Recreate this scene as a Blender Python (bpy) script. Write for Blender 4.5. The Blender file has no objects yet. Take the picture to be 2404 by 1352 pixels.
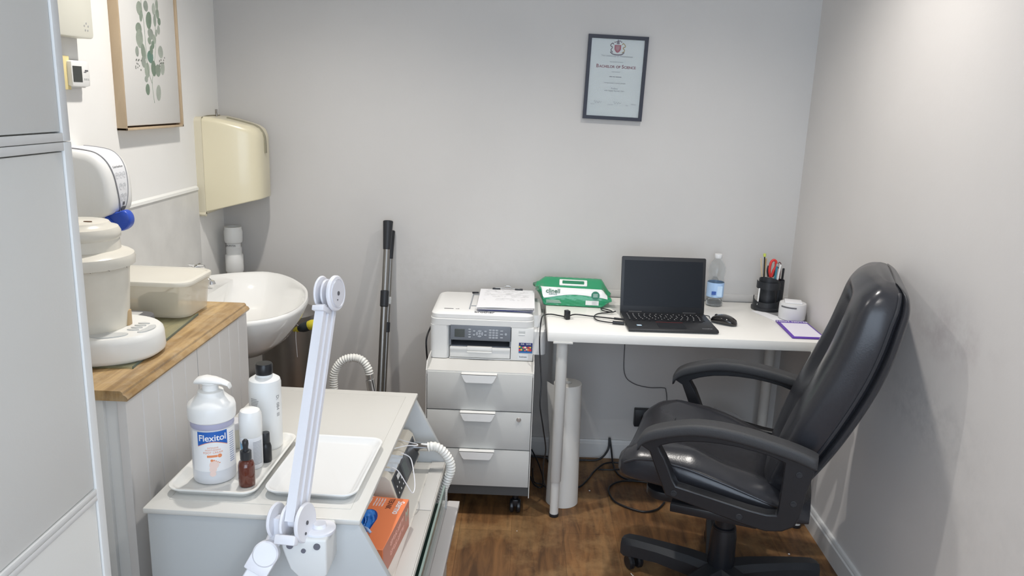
import bpy, bmesh, math, random
from mathutils import Vector, Matrix
random.seed(7)
PI = math.pi
COL = bpy.context.scene.collection
SC = bpy.context.scene

# ------------------------------------------------------------------ camera
cd = bpy.data.cameras.new('camera'); cam = bpy.data.objects.new('camera', cd); COL.objects.link(cam)
cF = Vector((-0.01111451, 0.97283739, -0.23122259)); cR = Vector((0.99920476, 0.01966054, 0.03468882)); cU = Vector((-0.03829254, 0.23065316, 0.97228226))
cam.matrix_world = Matrix(((cR.x, cU.x, -cF.x, 0), (cR.y, cU.y, -cF.y, 0), (cR.z, cU.z, -cF.z, 1.5294), (0, 0, 0, 1)))
cd.sensor_width = 36; cd.sensor_fit = 'HORIZONTAL'; cd.lens = 1852.3 / 2404 * 36; cd.clip_start = .02
SC.camera = cam

# ------------------------------------------------------------------ view, world, lights
SC.view_settings.view_transform = 'Standard'; SC.view_settings.look = 'None'
SC.view_settings.exposure = 0.76; SC.view_settings.gamma = 1; SC.view_settings.use_curve_mapping = False
w = bpy.data.worlds.new('world'); SC.world = w; w.use_nodes = True
w.node_tree.nodes['Background'].inputs[0].default_value = (.75, .85, 1, 1)
w.node_tree.nodes['Background'].inputs[1].default_value = .3

def downlight(x, y, power, color=(1, .955, .90), size=122, blend=.9):
    l = bpy.data.lights.new('downlight', 'SPOT'); l.energy = power; l.color = color
    l.spot_size = math.radians(size); l.spot_blend = blend; l.shadow_soft_size = .035
    o = bpy.data.objects.new('downlight', l); COL.objects.link(o); o.location = (x, y, 2.485)
DL = [(-.66, 2.28, 44), (.60, 2.25, 38), (-.85, .70, 14), (.62, .75, 20)]
for a in DL: downlight(*a)
la = bpy.data.lights.new('daylight', 'AREA'); la.shape = 'RECTANGLE'; la.size = 2.2; la.size_y = 2.2; la.energy = 36; la.color = (.70, .83, 1)
lo = bpy.data.objects.new('daylight', la); COL.objects.link(lo); lo.location = (0, -1.42, 1.45); lo.rotation_euler = (math.radians(90), 0, 0)

# ------------------------------------------------------------------ materials
MATS = {}
def nmat(name, col, rough=.5, metal=0, spec=.5, coat=0, trans=0, ior=1.45, bump=0, bscale=40, var=0, vscale=6, alpha=1, emit=0):
    if name in MATS: return MATS[name]
    m = bpy.data.materials.new(name); m.use_nodes = True; MATS[name] = m
    nt = m.node_tree; b = nt.nodes['Principled BSDF']
    b.inputs['Base Color'].default_value = (*col, 1); b.inputs['Roughness'].default_value = rough
    b.inputs['Metallic'].default_value = metal; b.inputs['Specular IOR Level'].default_value = spec
    b.inputs['Coat Weight'].default_value = coat; b.inputs['Transmission Weight'].default_value = trans; b.inputs['IOR'].default_value = ior
    b.inputs['Alpha'].default_value = alpha
    tc = nt.nodes.new('ShaderNodeTexCoord')
    if var:
        n = nt.nodes.new('ShaderNodeTexNoise'); n.inputs['Scale'].default_value = vscale; n.inputs['Detail'].default_value = 5
        r = nt.nodes.new('ShaderNodeValToRGB'); r.color_ramp.elements[0].position = .3; r.color_ramp.elements[1].position = .7
        r.color_ramp.elements[0].color = (*[c * (1 - var) for c in col], 1); r.color_ramp.elements[1].color = (*col, 1)
        nt.links.new(tc.outputs['Object'], n.inputs['Vector']); nt.links.new(n.outputs['Fac'], r.inputs['Fac']); nt.links.new(r.outputs['Color'], b.inputs['Base Color'])
    if bump:
        n = nt.nodes.new('ShaderNodeTexNoise'); n.inputs['Scale'].default_value = bscale; n.inputs['Detail'].default_value = 4
        bp = nt.nodes.new('ShaderNodeBump'); bp.inputs['Strength'].default_value = bump; bp.inputs['Distance'].default_value = .004
        nt.links.new(tc.outputs['Object'], n.inputs['Vector']); nt.links.new(n.outputs['Fac'], bp.inputs['Height']); nt.links.new(bp.outputs['Normal'], b.inputs['Normal'])
    return m

def scuff_wall(name, base, marks):
    """painted plaster; marks = [(cx,cy,cz, rx,ry,rz, strength, colour)] grubby patches that belong to the wall"""
    m = nmat(name, base, rough=.75, spec=.25); nt = m.node_tree; b = nt.nodes['Principled BSDF']; L = nt.links.new
    geo = nt.nodes.new('ShaderNodeNewGeometry')
    n1 = nt.nodes.new('ShaderNodeTexNoise'); n1.inputs['Scale'].default_value = 2.2; n1.inputs['Detail'].default_value = 6; L(geo.outputs['Position'], n1.inputs['Vector'])
    r1 = nt.nodes.new('ShaderNodeValToRGB'); r1.color_ramp.elements[0].position = .35; r1.color_ramp.elements[1].position = .65
    r1.color_ramp.elements[0].color = (*[c * .965 for c in base], 1); r1.color_ramp.elements[1].color = (*base, 1); L(n1.outputs['Fac'], r1.inputs['Fac'])
    col = r1.outputs['Color']
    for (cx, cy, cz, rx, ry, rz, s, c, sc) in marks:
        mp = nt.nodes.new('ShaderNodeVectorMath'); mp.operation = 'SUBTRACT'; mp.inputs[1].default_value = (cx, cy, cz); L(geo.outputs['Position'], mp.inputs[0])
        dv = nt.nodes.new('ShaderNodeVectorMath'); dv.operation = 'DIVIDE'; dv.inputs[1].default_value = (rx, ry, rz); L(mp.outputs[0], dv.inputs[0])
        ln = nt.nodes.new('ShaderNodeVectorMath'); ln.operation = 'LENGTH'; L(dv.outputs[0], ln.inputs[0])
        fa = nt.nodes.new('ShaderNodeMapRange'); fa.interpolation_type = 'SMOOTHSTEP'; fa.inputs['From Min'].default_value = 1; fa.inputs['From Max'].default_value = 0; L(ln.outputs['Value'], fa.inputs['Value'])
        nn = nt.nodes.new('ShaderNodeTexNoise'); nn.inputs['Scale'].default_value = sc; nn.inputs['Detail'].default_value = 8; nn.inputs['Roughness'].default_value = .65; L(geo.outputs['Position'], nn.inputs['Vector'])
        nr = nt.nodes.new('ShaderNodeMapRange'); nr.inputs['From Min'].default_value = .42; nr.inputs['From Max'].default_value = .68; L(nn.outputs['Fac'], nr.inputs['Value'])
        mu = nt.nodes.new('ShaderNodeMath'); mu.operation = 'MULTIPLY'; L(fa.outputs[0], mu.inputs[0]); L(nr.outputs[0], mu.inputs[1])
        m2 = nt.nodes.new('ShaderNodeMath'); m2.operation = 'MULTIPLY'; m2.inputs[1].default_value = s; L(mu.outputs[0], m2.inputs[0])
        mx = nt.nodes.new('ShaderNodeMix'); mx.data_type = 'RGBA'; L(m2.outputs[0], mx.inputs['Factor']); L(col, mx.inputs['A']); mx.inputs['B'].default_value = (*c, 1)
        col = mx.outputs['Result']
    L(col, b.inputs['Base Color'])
    nb = nt.nodes.new('ShaderNodeTexNoise'); nb.inputs['Scale'].default_value = 90; nb.inputs['Detail'].default_value = 6; L(geo.outputs['Position'], nb.inputs['Vector'])
    bp = nt.nodes.new('ShaderNodeBump'); bp.inputs['Strength'].default_value = .10; bp.inputs['Distance'].default_value = .002; L(nb.outputs['Fac'], bp.inputs['Height']); L(bp.outputs['Normal'], b.inputs['Normal'])
    return m

def wood_mat(name, c1, c2, scale, rough, rot, wv=6, det=8, plank=None, coat=0, worn=None):
    m = nmat(name, c1, rough=rough, coat=coat); nt = m.node_tree; b = nt.nodes['Principled BSDF']; L = nt.links.new
    geo = nt.nodes.new('ShaderNodeNewGeometry')
    mp = nt.nodes.new('ShaderNodeMapping'); mp.inputs['Rotation'].default_value = (0, 0, rot); mp.inputs['Scale'].default_value = scale; L(geo.outputs['Position'], mp.inputs['Vector'])
    n = nt.nodes.new('ShaderNodeTexNoise'); n.inputs['Scale'].default_value = 1; n.inputs['Detail'].default_value = det; n.inputs['Roughness'].default_value = .6; n.inputs['Distortion'].default_value = .6
    L(mp.outputs['Vector'], n.inputs['Vector'])
    r = nt.nodes.new('ShaderNodeValToRGB'); r.color_ramp.elements[0].position = .34; r.color_ramp.elements[1].position = .66
    r.color_ramp.elements[0].color = (*c2, 1); r.color_ramp.elements[1].color = (*c1, 1); L(n.outputs['Fac'], r.inputs['Fac'])
    col = r.outputs['Color']; hgt = n.outputs['Fac']
    if worn:
        n2 = nt.nodes.new('ShaderNodeTexNoise'); n2.inputs['Scale'].default_value = worn[1]; n2.inputs['Detail'].default_value = 9; n2.inputs['Roughness'].default_value = .7; L(geo.outputs['Position'], n2.inputs['Vector'])
        r2 = nt.nodes.new('ShaderNodeMapRange'); r2.inputs['From Min'].default_value = .47; r2.inputs['From Max'].default_value = .7; r2.inputs['To Max'].default_value = worn[2]; L(n2.outputs['Fac'], r2.inputs['Value'])
        mx = nt.nodes.new('ShaderNodeMix'); mx.data_type = 'RGBA'; L(r2.outputs[0], mx.inputs['Factor']); L(col, mx.inputs['A']); mx.inputs['B'].default_value = (*worn[0], 1); col = mx.outputs['Result']
    if plank:
        br = nt.nodes.new('ShaderNodeTexBrick'); br.inputs['Scale'].default_value = 1; br.inputs['Brick Width'].default_value = plank[0]; br.inputs['Row Height'].default_value = plank[1]
        br.inputs['Mortar Size'].default_value = .0009; br.inputs['Color1'].default_value = (.86, .86, .86, 1); br.inputs['Color2'].default_value = (1.08, 1.08, 1.08, 1); br.inputs['Mortar'].default_value = (.6, .6, .6, 1)
        mr = nt.nodes.new('ShaderNodeMapping'); mr.inputs['Rotation'].default_value = (0, 0, rot + plank[2]); L(geo.outputs['Position'], mr.inputs['Vector']); L(mr.outputs['Vector'], br.inputs['Vector'])
        mm = nt.nodes.new('ShaderNodeMix'); mm.data_type = 'RGBA'; mm.blend_type = 'MULTIPLY'; mm.inputs['Factor'].default_value = 1; L(col, mm.inputs['A']); L(br.outputs['Color'], mm.inputs['B']); col = mm.outputs['Result']
    L(col, b.inputs['Base Color'])
    bp = nt.nodes.new('ShaderNodeBump'); bp.inputs['Strength'].default_value = .15; bp.inputs['Distance'].default_value = .002; L(hgt, bp.inputs['Height']); L(bp.outputs['Normal'], b.inputs['Normal'])
    return m

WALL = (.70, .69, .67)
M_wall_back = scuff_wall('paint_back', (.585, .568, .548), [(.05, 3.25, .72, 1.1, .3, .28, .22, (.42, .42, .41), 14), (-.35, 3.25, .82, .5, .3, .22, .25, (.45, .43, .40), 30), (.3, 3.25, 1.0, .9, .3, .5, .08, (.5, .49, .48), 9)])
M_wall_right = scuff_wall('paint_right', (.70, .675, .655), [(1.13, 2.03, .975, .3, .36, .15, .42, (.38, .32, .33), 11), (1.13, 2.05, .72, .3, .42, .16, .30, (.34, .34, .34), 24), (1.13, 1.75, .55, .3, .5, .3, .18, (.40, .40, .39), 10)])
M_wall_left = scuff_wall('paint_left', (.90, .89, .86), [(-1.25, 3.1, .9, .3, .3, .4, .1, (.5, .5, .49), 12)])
M_ceiling = nmat('ceiling_paint', (.88, .88, .87), rough=.85)
M_floor = wood_mat('dark_oak_floor', (.24, .115, .042), (.085, .042, .018), (30, 4.0, 3), .5, 0, plank=(1.3, .19, PI / 2), worn=((.38, .235, .105), 3.6, .8))
M_base = nmat('baseboard_paint', (.66, .66, .65), rough=.45, var=.05)
M_white = nmat('white_laminate', (.87, .855, .81), rough=.35, var=.03, vscale=3)
M_cab = nmat('cabinet_white', (.74, .745, .72), rough=.45, bump=.04, bscale=200)
M_cab_edge = nmat('cabinet_edge', (.75, .755, .74), rough=.4)
M_gap = nmat('shadow_gap', (.08, .08, .08), rough=.8)
M_oak = wood_mat('oak_worktop', (.53, .35, .155), (.25, .145, .052), (46, 4.2, 8), .28, 0, coat=.3, worn=((.68, .60, .46), 30, .22))
M_ash = wood_mat('ash_frame', (.60, .47, .32), (.50, .38, .25), (8, 8, 3), .5, 0)
M_panel = nmat('grey_marble', (.74, .73, .70), rough=.3, var=.14, vscale=9)
M_pboard = nmat('panelling_white', (.74, .72, .70), rough=.45)
M_ceramic = nmat('ceramic', (.86, .855, .83), rough=.08, coat=.6)
M_cream = nmat('cream_plastic', (.72, .66, .48), rough=.28, coat=.2)
M_creamd = nmat('cream_plastic_side', (.66, .61, .47), rough=.35)
M_cream2 = nmat('cream_canister', (.78, .745, .655), rough=.25, var=.07, vscale=14)
M_wplastic = nmat('white_plastic', (.82, .82, .80), rough=.3)
M_gplastic = nmat('light_grey_plastic', (.60, .61, .60), rough=.4)
M_wmetal = nmat('white_metal', (.66, .65, .62), rough=.35)
M_cartm = nmat('cart_metal', (.46, .475, .475), rough=.38)
M_cartc = nmat('cart_shelf', (.66, .64, .59), rough=.4)
M_cartg = nmat('cart_drawer', (.50, .49, .465), rough=.4)
M_lamp = nmat('lamp_white', (.76, .76, .80), rough=.32)
M_lampg = nmat('lamp_groove', (.50, .50, .53), rough=.4)
M_dark = nmat('dark_plastic', (.02, .022, .026), rough=.4)
M_black = nmat('black_plastic', (.012, .013, .016), rough=.32)
M_gloss = nmat('gloss_black', (.008, .008, .009), rough=.08, coat=.5)
M_leather = nmat('black_leather', (.026, .027, .032), rough=.24, bump=.05, bscale=220)
M_armp = nmat('arm_plastic', (.035, .036, .039), rough=.55, bump=.25, bscale=500)
M_pole = nmat('pole_steel', (.30, .29, .275), rough=.36, metal=1)
M_steel = nmat('brushed_steel', (.55, .54, .52), rough=.3, metal=1)
M_steeld = nmat('bin_steel', (.36, .34, .32), rough=.33, metal=1)
M_chrome = nmat('chrome', (.75, .75, .75), rough=.12, metal=1)
M_blue = nmat('blue_plastic', (.028, .085, .48), rough=.35)
M_glass = nmat('clear_glass', (.80, .90, .86), rough=.02, trans=1, ior=1.45)
M_gedge = nmat('green_glass_edge', (.05, .10, .085), rough=.15, coat=.4)
M_carttop = nmat('cart_top', (.60, .59, .555), rough=.35)
M_tub = nmat('frosted_tub', (.95, .88, .72), rough=.3, alpha=.40, coat=.2)
M_paper = nmat('paper', (.80, .80, .82), rough=.8)
M_ink = nmat('ink', (.12, .12, .13), rough=.7)
M_inkb = nmat('ink_faint', (.38, .38, .38), rough=.7)
M_yellow = nmat('yellow_rubber', (.72, .62, .05), rough=.4)
M_ytape = nmat('yellow_backing', (.80, .68, .34), rough=.5)
M_red = nmat('red_plastic', (.65, .045, .04), rough=.35)
M_green = nmat('green_film', (.012, .27, .115), rough=.25, coat=.4, bump=.25, bscale=35)
M_wfilm = nmat('white_film', (.78, .79, .78), rough=.25, coat=.4)
M_amber = nmat('amber_glass', (.10, .022, .012), rough=.1, coat=.6)
M_orange = nmat('orange_card', (.80, .23, .09), rough=.45)
M_redcard = nmat('red_card', (.50, .20, .14), rough=.45)
M_glove = nmat('blue_nitrile', (.02, .17, .55), rough=.45, bump=.5, bscale=60)
M_hose = nmat('hose_white', (.80, .79, .74), rough=.4)
M_machine = nmat('machine_cream', (.62, .58, .50), rough=.42)
M_grey = nmat('printer_grey', (.15, .165, .19), rough=.4)
M_greyl = nmat('button_grey', (.30, .32, .35), rough=.4)
M_print = nmat('printer_white', (.68, .68, .665), rough=.42)
M_lcd = nmat('lcd', (.05, .055, .05), rough=.2)
M_purple = nmat('purple_ink', (.13, .055, .40), rough=.5)
M_mask = nmat('mask_blue', (.60, .65, .70), rough=.8, bump=.4, bscale=120)
M_pet = nmat('clear_pet', (.93, .95, .96), rough=.03, trans=1, ior=1.15)
M_lblue = nmat('label_blue', (.25, .47, .80), rough=.4)
M_dblue = nmat('label_dark_blue', (.02, .12, .45), rough=.4)
M_black_card = nmat('frame_black', (.014, .015, .028), rough=.45)

# ------------------------------------------------------------------ mesh helpers
def NB(): return bmesh.new()
def box(bm, x0, x1, y0, y1, z0, z1, bev=0, seg=2, mtx=None):
    t = bmesh.new(); bmesh.ops.create_cube(t, size=1)
    for v in t.verts: v.co = Vector((x0 + (v.co.x + .5) * (x1 - x0), y0 + (v.co.y + .5) * (y1 - y0), z0 + (v.co.z + .5) * (z1 - z0)))
    if bev: bmesh.ops.bevel(t, geom=t.edges[:], offset=bev, segments=seg, affect='EDGES', profile=.5)
    _merge(bm, t, mtx)
def _merge(bm, t, mtx=None):
    if mtx is not None: bmesh.ops.transform(t, matrix=mtx, verts=t.verts[:])
    vm = {v: bm.verts.new(v.co) for v in t.verts}
    for f in t.faces:
        try: bm.faces.new([vm[v] for v in f.verts])
        except ValueError: pass
    t.free()
def prism(bm, pts, axis, a, b, bev=0, seg=2, mtx=None):
    """pts 2D polygon; axis x: pts=(y,z); y: pts=(x,z); z: pts=(x,y)"""
    def P(p, t): return {'x': (t, p[0], p[1]), 'y': (p[0], t, p[1]), 'z': (p[0], p[1], t)}[axis]
    t = bmesh.new(); A = [t.verts.new(P(p, a)) for p in pts]; B = [t.verts.new(P(p, b)) for p in pts]; n = len(pts)
    t.faces.new(A); t.faces.new(B[::-1])
    for i in range(n): t.faces.new((A[i], B[i], B[(i + 1) % n], A[(i + 1) % n]))
    bmesh.ops.recalc_face_normals(t, faces=t.faces[:])
    if bev:
        es = [e for e in t.edges if len(e.link_faces) == 2 and e.calc_face_angle(0) > .6]
        bmesh.ops.bevel(t, geom=es, offset=bev, segments=seg, affect='EDGES', profile=.5)
    _merge(bm, t, mtx)
def loft(bm, rings, cap=True, closed=False):
    R = [[bm.verts.new(p) for p in r] for r in rings]; n = len(rings[0]); m = len(R)
    for i in range(m - (0 if closed else 1)):
        for j in range(n):
            try: bm.faces.new((R[i][j], R[i][(j + 1) % n], R[(i + 1) % m][(j + 1) % n], R[(i + 1) % m][j]))
            except ValueError: pass
    if cap and not closed:
        bm.faces.new(R[0][::-1]); bm.faces.new(R[-1])
def lathe(bm, prof, c=(0, 0, 0), n=32, sx=1, sy=1, mtx=None, cap=True):
    t = bmesh.new()
    loft(t, [[(c[0] + r * sx * math.cos(2 * PI * k / n), c[1] + r * sy * math.sin(2 * PI * k / n), c[2] + z) for k in range(n)] for r, z in prof], cap=cap)
    _merge(bm, t, mtx)
def cyl(bm, a, b, r, r2=None, n=20, bev=0):
    a = Vector(a); b = Vector(b); r2 = r if r2 is None else r2; d = b - a; L = d.length
    q = d.to_track_quat('Z', 'Y').to_matrix().to_4x4(); q.translation = a
    pr = [(r, 0), (r2, L)] if not bev else [(r - bev, 0), (r, bev), (r2, L - bev), (r2 - bev, L)]
    lathe(bm, pr, n=n, mtx=q)
def spl(pts, k=6, closed=False):
    P = [Vector(p) for p in pts]; n = len(P); out = []
    for i in range(n if closed else n - 1):
        p0 = P[(i - 1) % n] if closed or i > 0 else P[0]; p1 = P[i]; p2 = P[(i + 1) % n]; p3 = P[(i + 2) % n] if closed or i + 2 < n else P[-1]
        for j in range(k):
            t = j / k; out.append(.5 * ((2 * p1) + (p2 - p0) * t + (2 * p0 - 5 * p1 + 4 * p2 - p3) * t * t + (3 * p1 - p0 - 3 * p2 + p3) * t ** 3))
    if not closed: out.append(P[-1])
    return out
def tube(bm, pts, r, n=10, k=6, smooth=True, closed=False, rf=None):
    P = spl(pts, k, closed) if smooth else [Vector(p) for p in pts]
    rings = []; up = Vector((0, 0, 1)); m = len(P); N = None
    for i, p in enumerate(P):
        a = P[i - 1] if i > 0 or closed else P[0]; b = P[(i + 1) % m] if i < m - 1 or closed else P[-1]
        T = (b - a); T = T.normalized() if T.length > 1e-9 else Vector((0, 0, 1))
        if N is None: N = T.cross(up) if abs(T.z) < .95 else T.cross(Vector((1, 0, 0)))
        N = (N - T * N.dot(T)); N.normalize(); B = T.cross(N); rr = rf(i / (m - 1)) if rf else r
        rings.append([p + (N * math.cos(2 * PI * j / n) + B * math.sin(2 * PI * j / n)) * rr for j in range(n)])
    loft(bm, rings, cap=True, closed=closed)
def rrect(hx, hy, r, n=5, cx=0, cy=0):
    o = []
    for qx, qy, a0 in ((1, 1, 0), (-1, 1, 90), (-1, -1, 180), (1, -1, 270)):
        for j in range(n + 1):
            a = math.radians(a0 + 90 * j / n); o.append((cx + qx * (hx - r) + r * math.cos(a), cy + qy * (hy - r) + r * math.sin(a)))
    return o
def grid(bm, f, nu, nv):
    V = [[bm.verts.new(f(i / nu, j / nv)) for j in range(nv + 1)] for i in range(nu + 1)]
    for i in range(nu):
        for j in range(nv): bm.faces.new((V[i][j], V[i + 1][j], V[i + 1][j + 1], V[i][j + 1]))
def build(name, bm, mat, parent=None, smooth=True, ang=38, weld=False):
    if weld: bmesh.ops.remove_doubles(bm, verts=bm.verts[:], dist=1e-5)
    bmesh.ops.recalc_face_normals(bm, faces=bm.faces[:])
    if smooth:
        for f in bm.faces: f.smooth = True
        for e in bm.edges:
            if len(e.link_faces) != 2 or e.calc_face_angle(0) > math.radians(ang): e.smooth = False
    me = bpy.data.meshes.new(name); bm.to_mesh(me); bm.free(); me.materials.append(mat)
    o = bpy.data.objects.new(name, me); COL.objects.link(o)
    if parent: o.parent = parent
    return o
def tag(o, label, cat, group=None, kind=None):
    if label: o['label'] = label
    if cat: o['category'] = cat
    if group: o['group'] = group
    if kind: o['kind'] = kind
    return o
def thing(name, label, cat, loc=(0, 0, 0), rz=0, group=None):
    o = bpy.data.objects.new(name, None); COL.objects.link(o); o.location = loc; o.rotation_euler = (0, 0, rz); o.empty_display_size = .05
    return tag(o, label, cat, group)
def struct(name, bm, mat, **k):
    o = build(name, bm, mat, **k); o['kind'] = 'structure'; return o
def text(name, body, size, mat, parent, mtx, depth=.0003, align='CENTER', sx=1, offset=0):
    c = bpy.data.curves.new(name, 'FONT'); c.body = body; c.size = size; c.extrude = depth; c.align_x = align; c.align_y = 'CENTER'; c.offset = offset
    t = bpy.data.objects.new('tmp', c); COL.objects.link(t)
    dg = bpy.context.evaluated_depsgraph_get(); dg.update(); me = bpy.data.meshes.new_from_object(t.evaluated_get(dg))
    bpy.data.objects.remove(t); bpy.data.curves.remove(c)
    me.transform(mtx @ Matrix.Diagonal((sx, 1, 1, 1))); me.materials.clear(); me.materials.append(mat); me.name = name
    o = bpy.data.objects.new(name, me); COL.objects.link(o); o.parent = parent
    return o
def fr(o, x, y):
    """matrix with origin o, local x axis x, local y axis y"""
    x = Vector(x).normalized(); y = Vector(y); z = x.cross(y).normalized(); y = z.cross(x)
    return Matrix(((x.x, y.x, z.x, o[0]), (x.y, y.y, z.y, o[1]), (x.z, y.z, z.z, o[2]), (0, 0, 0, 1)))
BACKX = ((1, 0, 0), (0, 0, 1))     # text facing -y
TOPX = ((1, 0, 0), (0, 1, 0))      # text lying flat
SIDEX = ((0, 1, 0), (0, 0, 1))     # text facing +x

# ------------------------------------------------------------------ setting
XL, XR, D, Y0, H = -1.253, 1.1276, 3.2567, -1.5, 2.5
T = .12
b = NB(); box(b, XL - T, XR + T, Y0 - T, D + T, -.1, 0); struct('floor', b, M_floor)
b = NB(); box(b, XL - T, XR + T, Y0 - T, D + T, H, H + .1); struct('ceiling', b, M_ceiling)
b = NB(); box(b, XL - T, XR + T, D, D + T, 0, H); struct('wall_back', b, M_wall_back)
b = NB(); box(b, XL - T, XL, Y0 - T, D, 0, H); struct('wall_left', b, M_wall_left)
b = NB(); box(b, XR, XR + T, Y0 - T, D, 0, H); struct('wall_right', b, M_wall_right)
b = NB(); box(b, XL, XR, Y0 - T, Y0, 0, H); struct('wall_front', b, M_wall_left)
pf = [(0, 0), (.016, 0), (.016, .066), (.012, .071), (.012, .078), (.008, .084), (0, .084)]
b = NB(); prism(b, [(D - p[0], p[1]) for p in pf], 'x', XL, XR - .016); struct('baseboard_back', b, M_base)
b = NB(); prism(b, [(XR - p[0], p[1]) for p in pf], 'y', Y0, D); struct('baseboard_right', b, M_base)
b = NB(); box(b, .12, XR, D - .006, D, .734, .765, .001); struct('trim_1', b, M_wall_back)
# ------------------------------------------------------------------ desk
t = thing('desk', 'white laminate desk on round white legs against the back wall', 'desk', (.6, 2.97, 0))
def L(x, y, z=0): return Vector((x, y, z)) - Vector((.6, 2.97, 0))
DX0, DX1, DY0, DY1, DZ = .103, 1.108, 2.69, 3.243, .734
b = NB(); box(b, DX0 - .6, DX1 - .6, DY0 - 2.97, DY1 - 2.97, DZ - .034, DZ, .0015); build('desktop', b, M_white, t)
for (x, y) in ((.158, 2.722), (1.072, 2.716), (.163, 3.18), (1.055, 3.18)):
    b = NB(); p = L(x, y)
    lathe(b, [(.0165, .012), (.0165, .155), (.0165, .165)], (p.x, p.y, 0)); lathe(b, [(.0185, .143), (.0205, .146), (.0205, .690), (.0205, .70)], (p.x, p.y, 0))
    lg = build('leg', b, M_wmetal, t)
    b = NB(); lathe(b, [(.017, 0), (.0185, .003), (.0185, .012), (.015, .0125)], (p.x, p.y, 0)); build('foot', b, M_dark, lg)
    b = NB(); box(b, p.x - .035, p.x + .035, p.y - .035, p.y + .035, .693, .70, .001); build('mounting_plate', b, M_wmetal, lg)

# ------------------------------------------------------------------ drawer unit
gx0, gx1, gy0, gy1 = -.330, .060, 2.69, 3.19
t = thing('drawer_unit', 'white metal drawer unit on castors carrying the printer', 'drawer unit', ((gx0 + gx1) / 2, 2.94, 0))
ox, oy = (gx0 + gx1) / 2, 2.94
hx = (gx1 - gx0) / 2
b = NB(); box(b, -hx, -hx + .003, -.25, .25, .085, .575); box(b, hx - .003, hx, -.25, .25, .085, .575); box(b, -hx, hx, .247, .25, .085, .575)
box(b, -hx + .003, hx - .003, -.247, .247, .560, .5755)
for s in (-1, 1): prism(b, [(-.25, .575), (-.225, .602), (.25, .602), (.25, .575)], 'x', s * hx - (.003 if s > 0 else 0), s * hx + (0 if s > 0 else .003))
build('body', b, M_wmetal, t)
b = NB(); box(b, -hx + .004, hx - .004, -.24, .245, .088, .56); build('gap_shade_block', b, M_gap, t)  # near-black block filling the unit, paints the shade seen between and below the drawers
M_drw = nmat('drawer_front_grey', (.60, .60, .575), rough=.6, spec=.25, var=.03)
for i, (z0, z1) in enumerate(((.428, .571), (.278, .424), (.128, .274))):
    b = NB(); box(b, -hx + .005, hx - .005, -.2505, -.233, z0, z1, .0015); dr = build('drawer', b, M_drw, t)
    hz = z1; xc = -.002 if i == 0 else -.004
    b = NB(); prism(b, [(xc - .064, hz + .002), (xc + .064, hz + .002), (xc + .052, hz - .024), (xc + .046, hz - .029), (xc - .046, hz - .029), (xc - .052, hz - .024)], 'y', -.276, -.2745)
    box(b, xc - .064, xc + .064, -.276, -.2495, hz + .0005, hz + .002); build('handle', b, nmat('handle_white', (.84, .84, .82), rough=.3), dr)
    if i == 1:
        b = NB(); cyl(b, (.146, -.2505, .398), (.146, -.2545, .398), .0085, bev=.001); cyl(b, (.146, -.2545, .398), (.146, -.256, .398), .004); build('lock', b, M_steel, dr)
for sx in (-1, 1):
    for sy in (-1, 1):
        b = NB(); cx, cy = sx * (hx - .05), sy * .2
        for dx in (-.013, .013): cyl(b, (cx + dx - .008, cy, .026), (cx + dx + .008, cy, .026), .026, bev=.004)
        box(b, cx - .012, cx + .012, cy - .018, cy + .018, .03, .058, .004); cyl(b, (cx, cy, .05), (cx, cy, .088), .008); build('castor', b, M_black, t)

# ------------------------------------------------------------------ printer
t = thing('printer', 'white multifunction inkjet printer with grey control panel on the drawer unit', 'printer', (-.12, 3.02, .578))
PX0, PX1, PY0, PY1 = -.213, .222, -.195, .135       # local
def ring(x0, x1, y0, y1, r, z, n=5): return [(p[0], p[1], z) for p in rrect((x1 - x0) / 2, (y1 - y0) / 2, r, n, (x0 + x1) / 2, (y0 + y1) / 2)]
b = NB(); # main body with opening for the tray: built from blocks
loft(b, [ring(PX0, -.139, PY0, PY1, .02, .0, 5), ring(PX0, -.139, PY0, PY1, .02, .128, 5)])
box(b, .091, .175, PY0, PY1, 0, .128, .002); box(b, -.139, .091, -.04, PY1, 0, .128); box(b, -.139, .091, PY0, PY1, 0, .004)
build('body', b, M_print, t)
b = NB(); loft(b, [ring(.150, .222, PY0 + .004, PY1, .02, .025), ring(.150, .222, PY0 + .004, PY1, .02, .114), ring(.150, .218, PY0 + .010, PY1, .02, .120)]); loft(b, [ring(.150, .208, PY0 + .05, PY1, .02, .120), ring(.150, .200, PY0 + .06, PY1, .02, .162)])
build('side_cover', b, M_print, t)
b = NB(); loft(b, [ring(PX0, .175, PY0, PY1, .03, .1285), ring(PX0, .175, PY0, PY1, .03, .152), ring(PX0 + .002, .173, PY0 + .002, PY1 - .002, .03, .1545)]); build('scanner_unit', b, M_print, t)
b = NB(); loft(b, [ring(PX0 + .003, .172, PY0 + .003, PY1 - .003, .03, .1555), ring(PX0 + .003, .172, PY0 + .003, PY1 - .003, .03, .170), ring(PX0 + .008, .167, PY0 + .010, PY1 - .006, .03, .176), ring(PX0 + .02, .15, PY0 + .04, PY1 - .02, .02, .181)])
build('lid', b, nmat('printer_lid', (.77, .765, .745), rough=.4), t)
b = NB(); box(b, -.072, -.068, PY0 + .045, PY1 - .03, .1805, .1835); box(b, -.072, -.02, PY1 - .034, PY1 - .03, .1805, .1835); box(b, -.066, -.02, PY1 - .06, PY1 - .045, .181, .1822); box(b, -.066, -.02, PY0 + .09, PY0 + .10, .181, .1822); build('feed_slot', b, M_greyl, t)
text('logo', 'brother', .019, M_ink, t, fr((-.012, PY0 + .019, .1782), (1, 0, 0), (0, 1, .17)), sx=1.25, offset=.0003)
text('print', 'MFC-J491DW' and 'wifi', .01, M_ink, t, fr((-.115, PY0 + .043, .1815), *TOPX))
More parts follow.
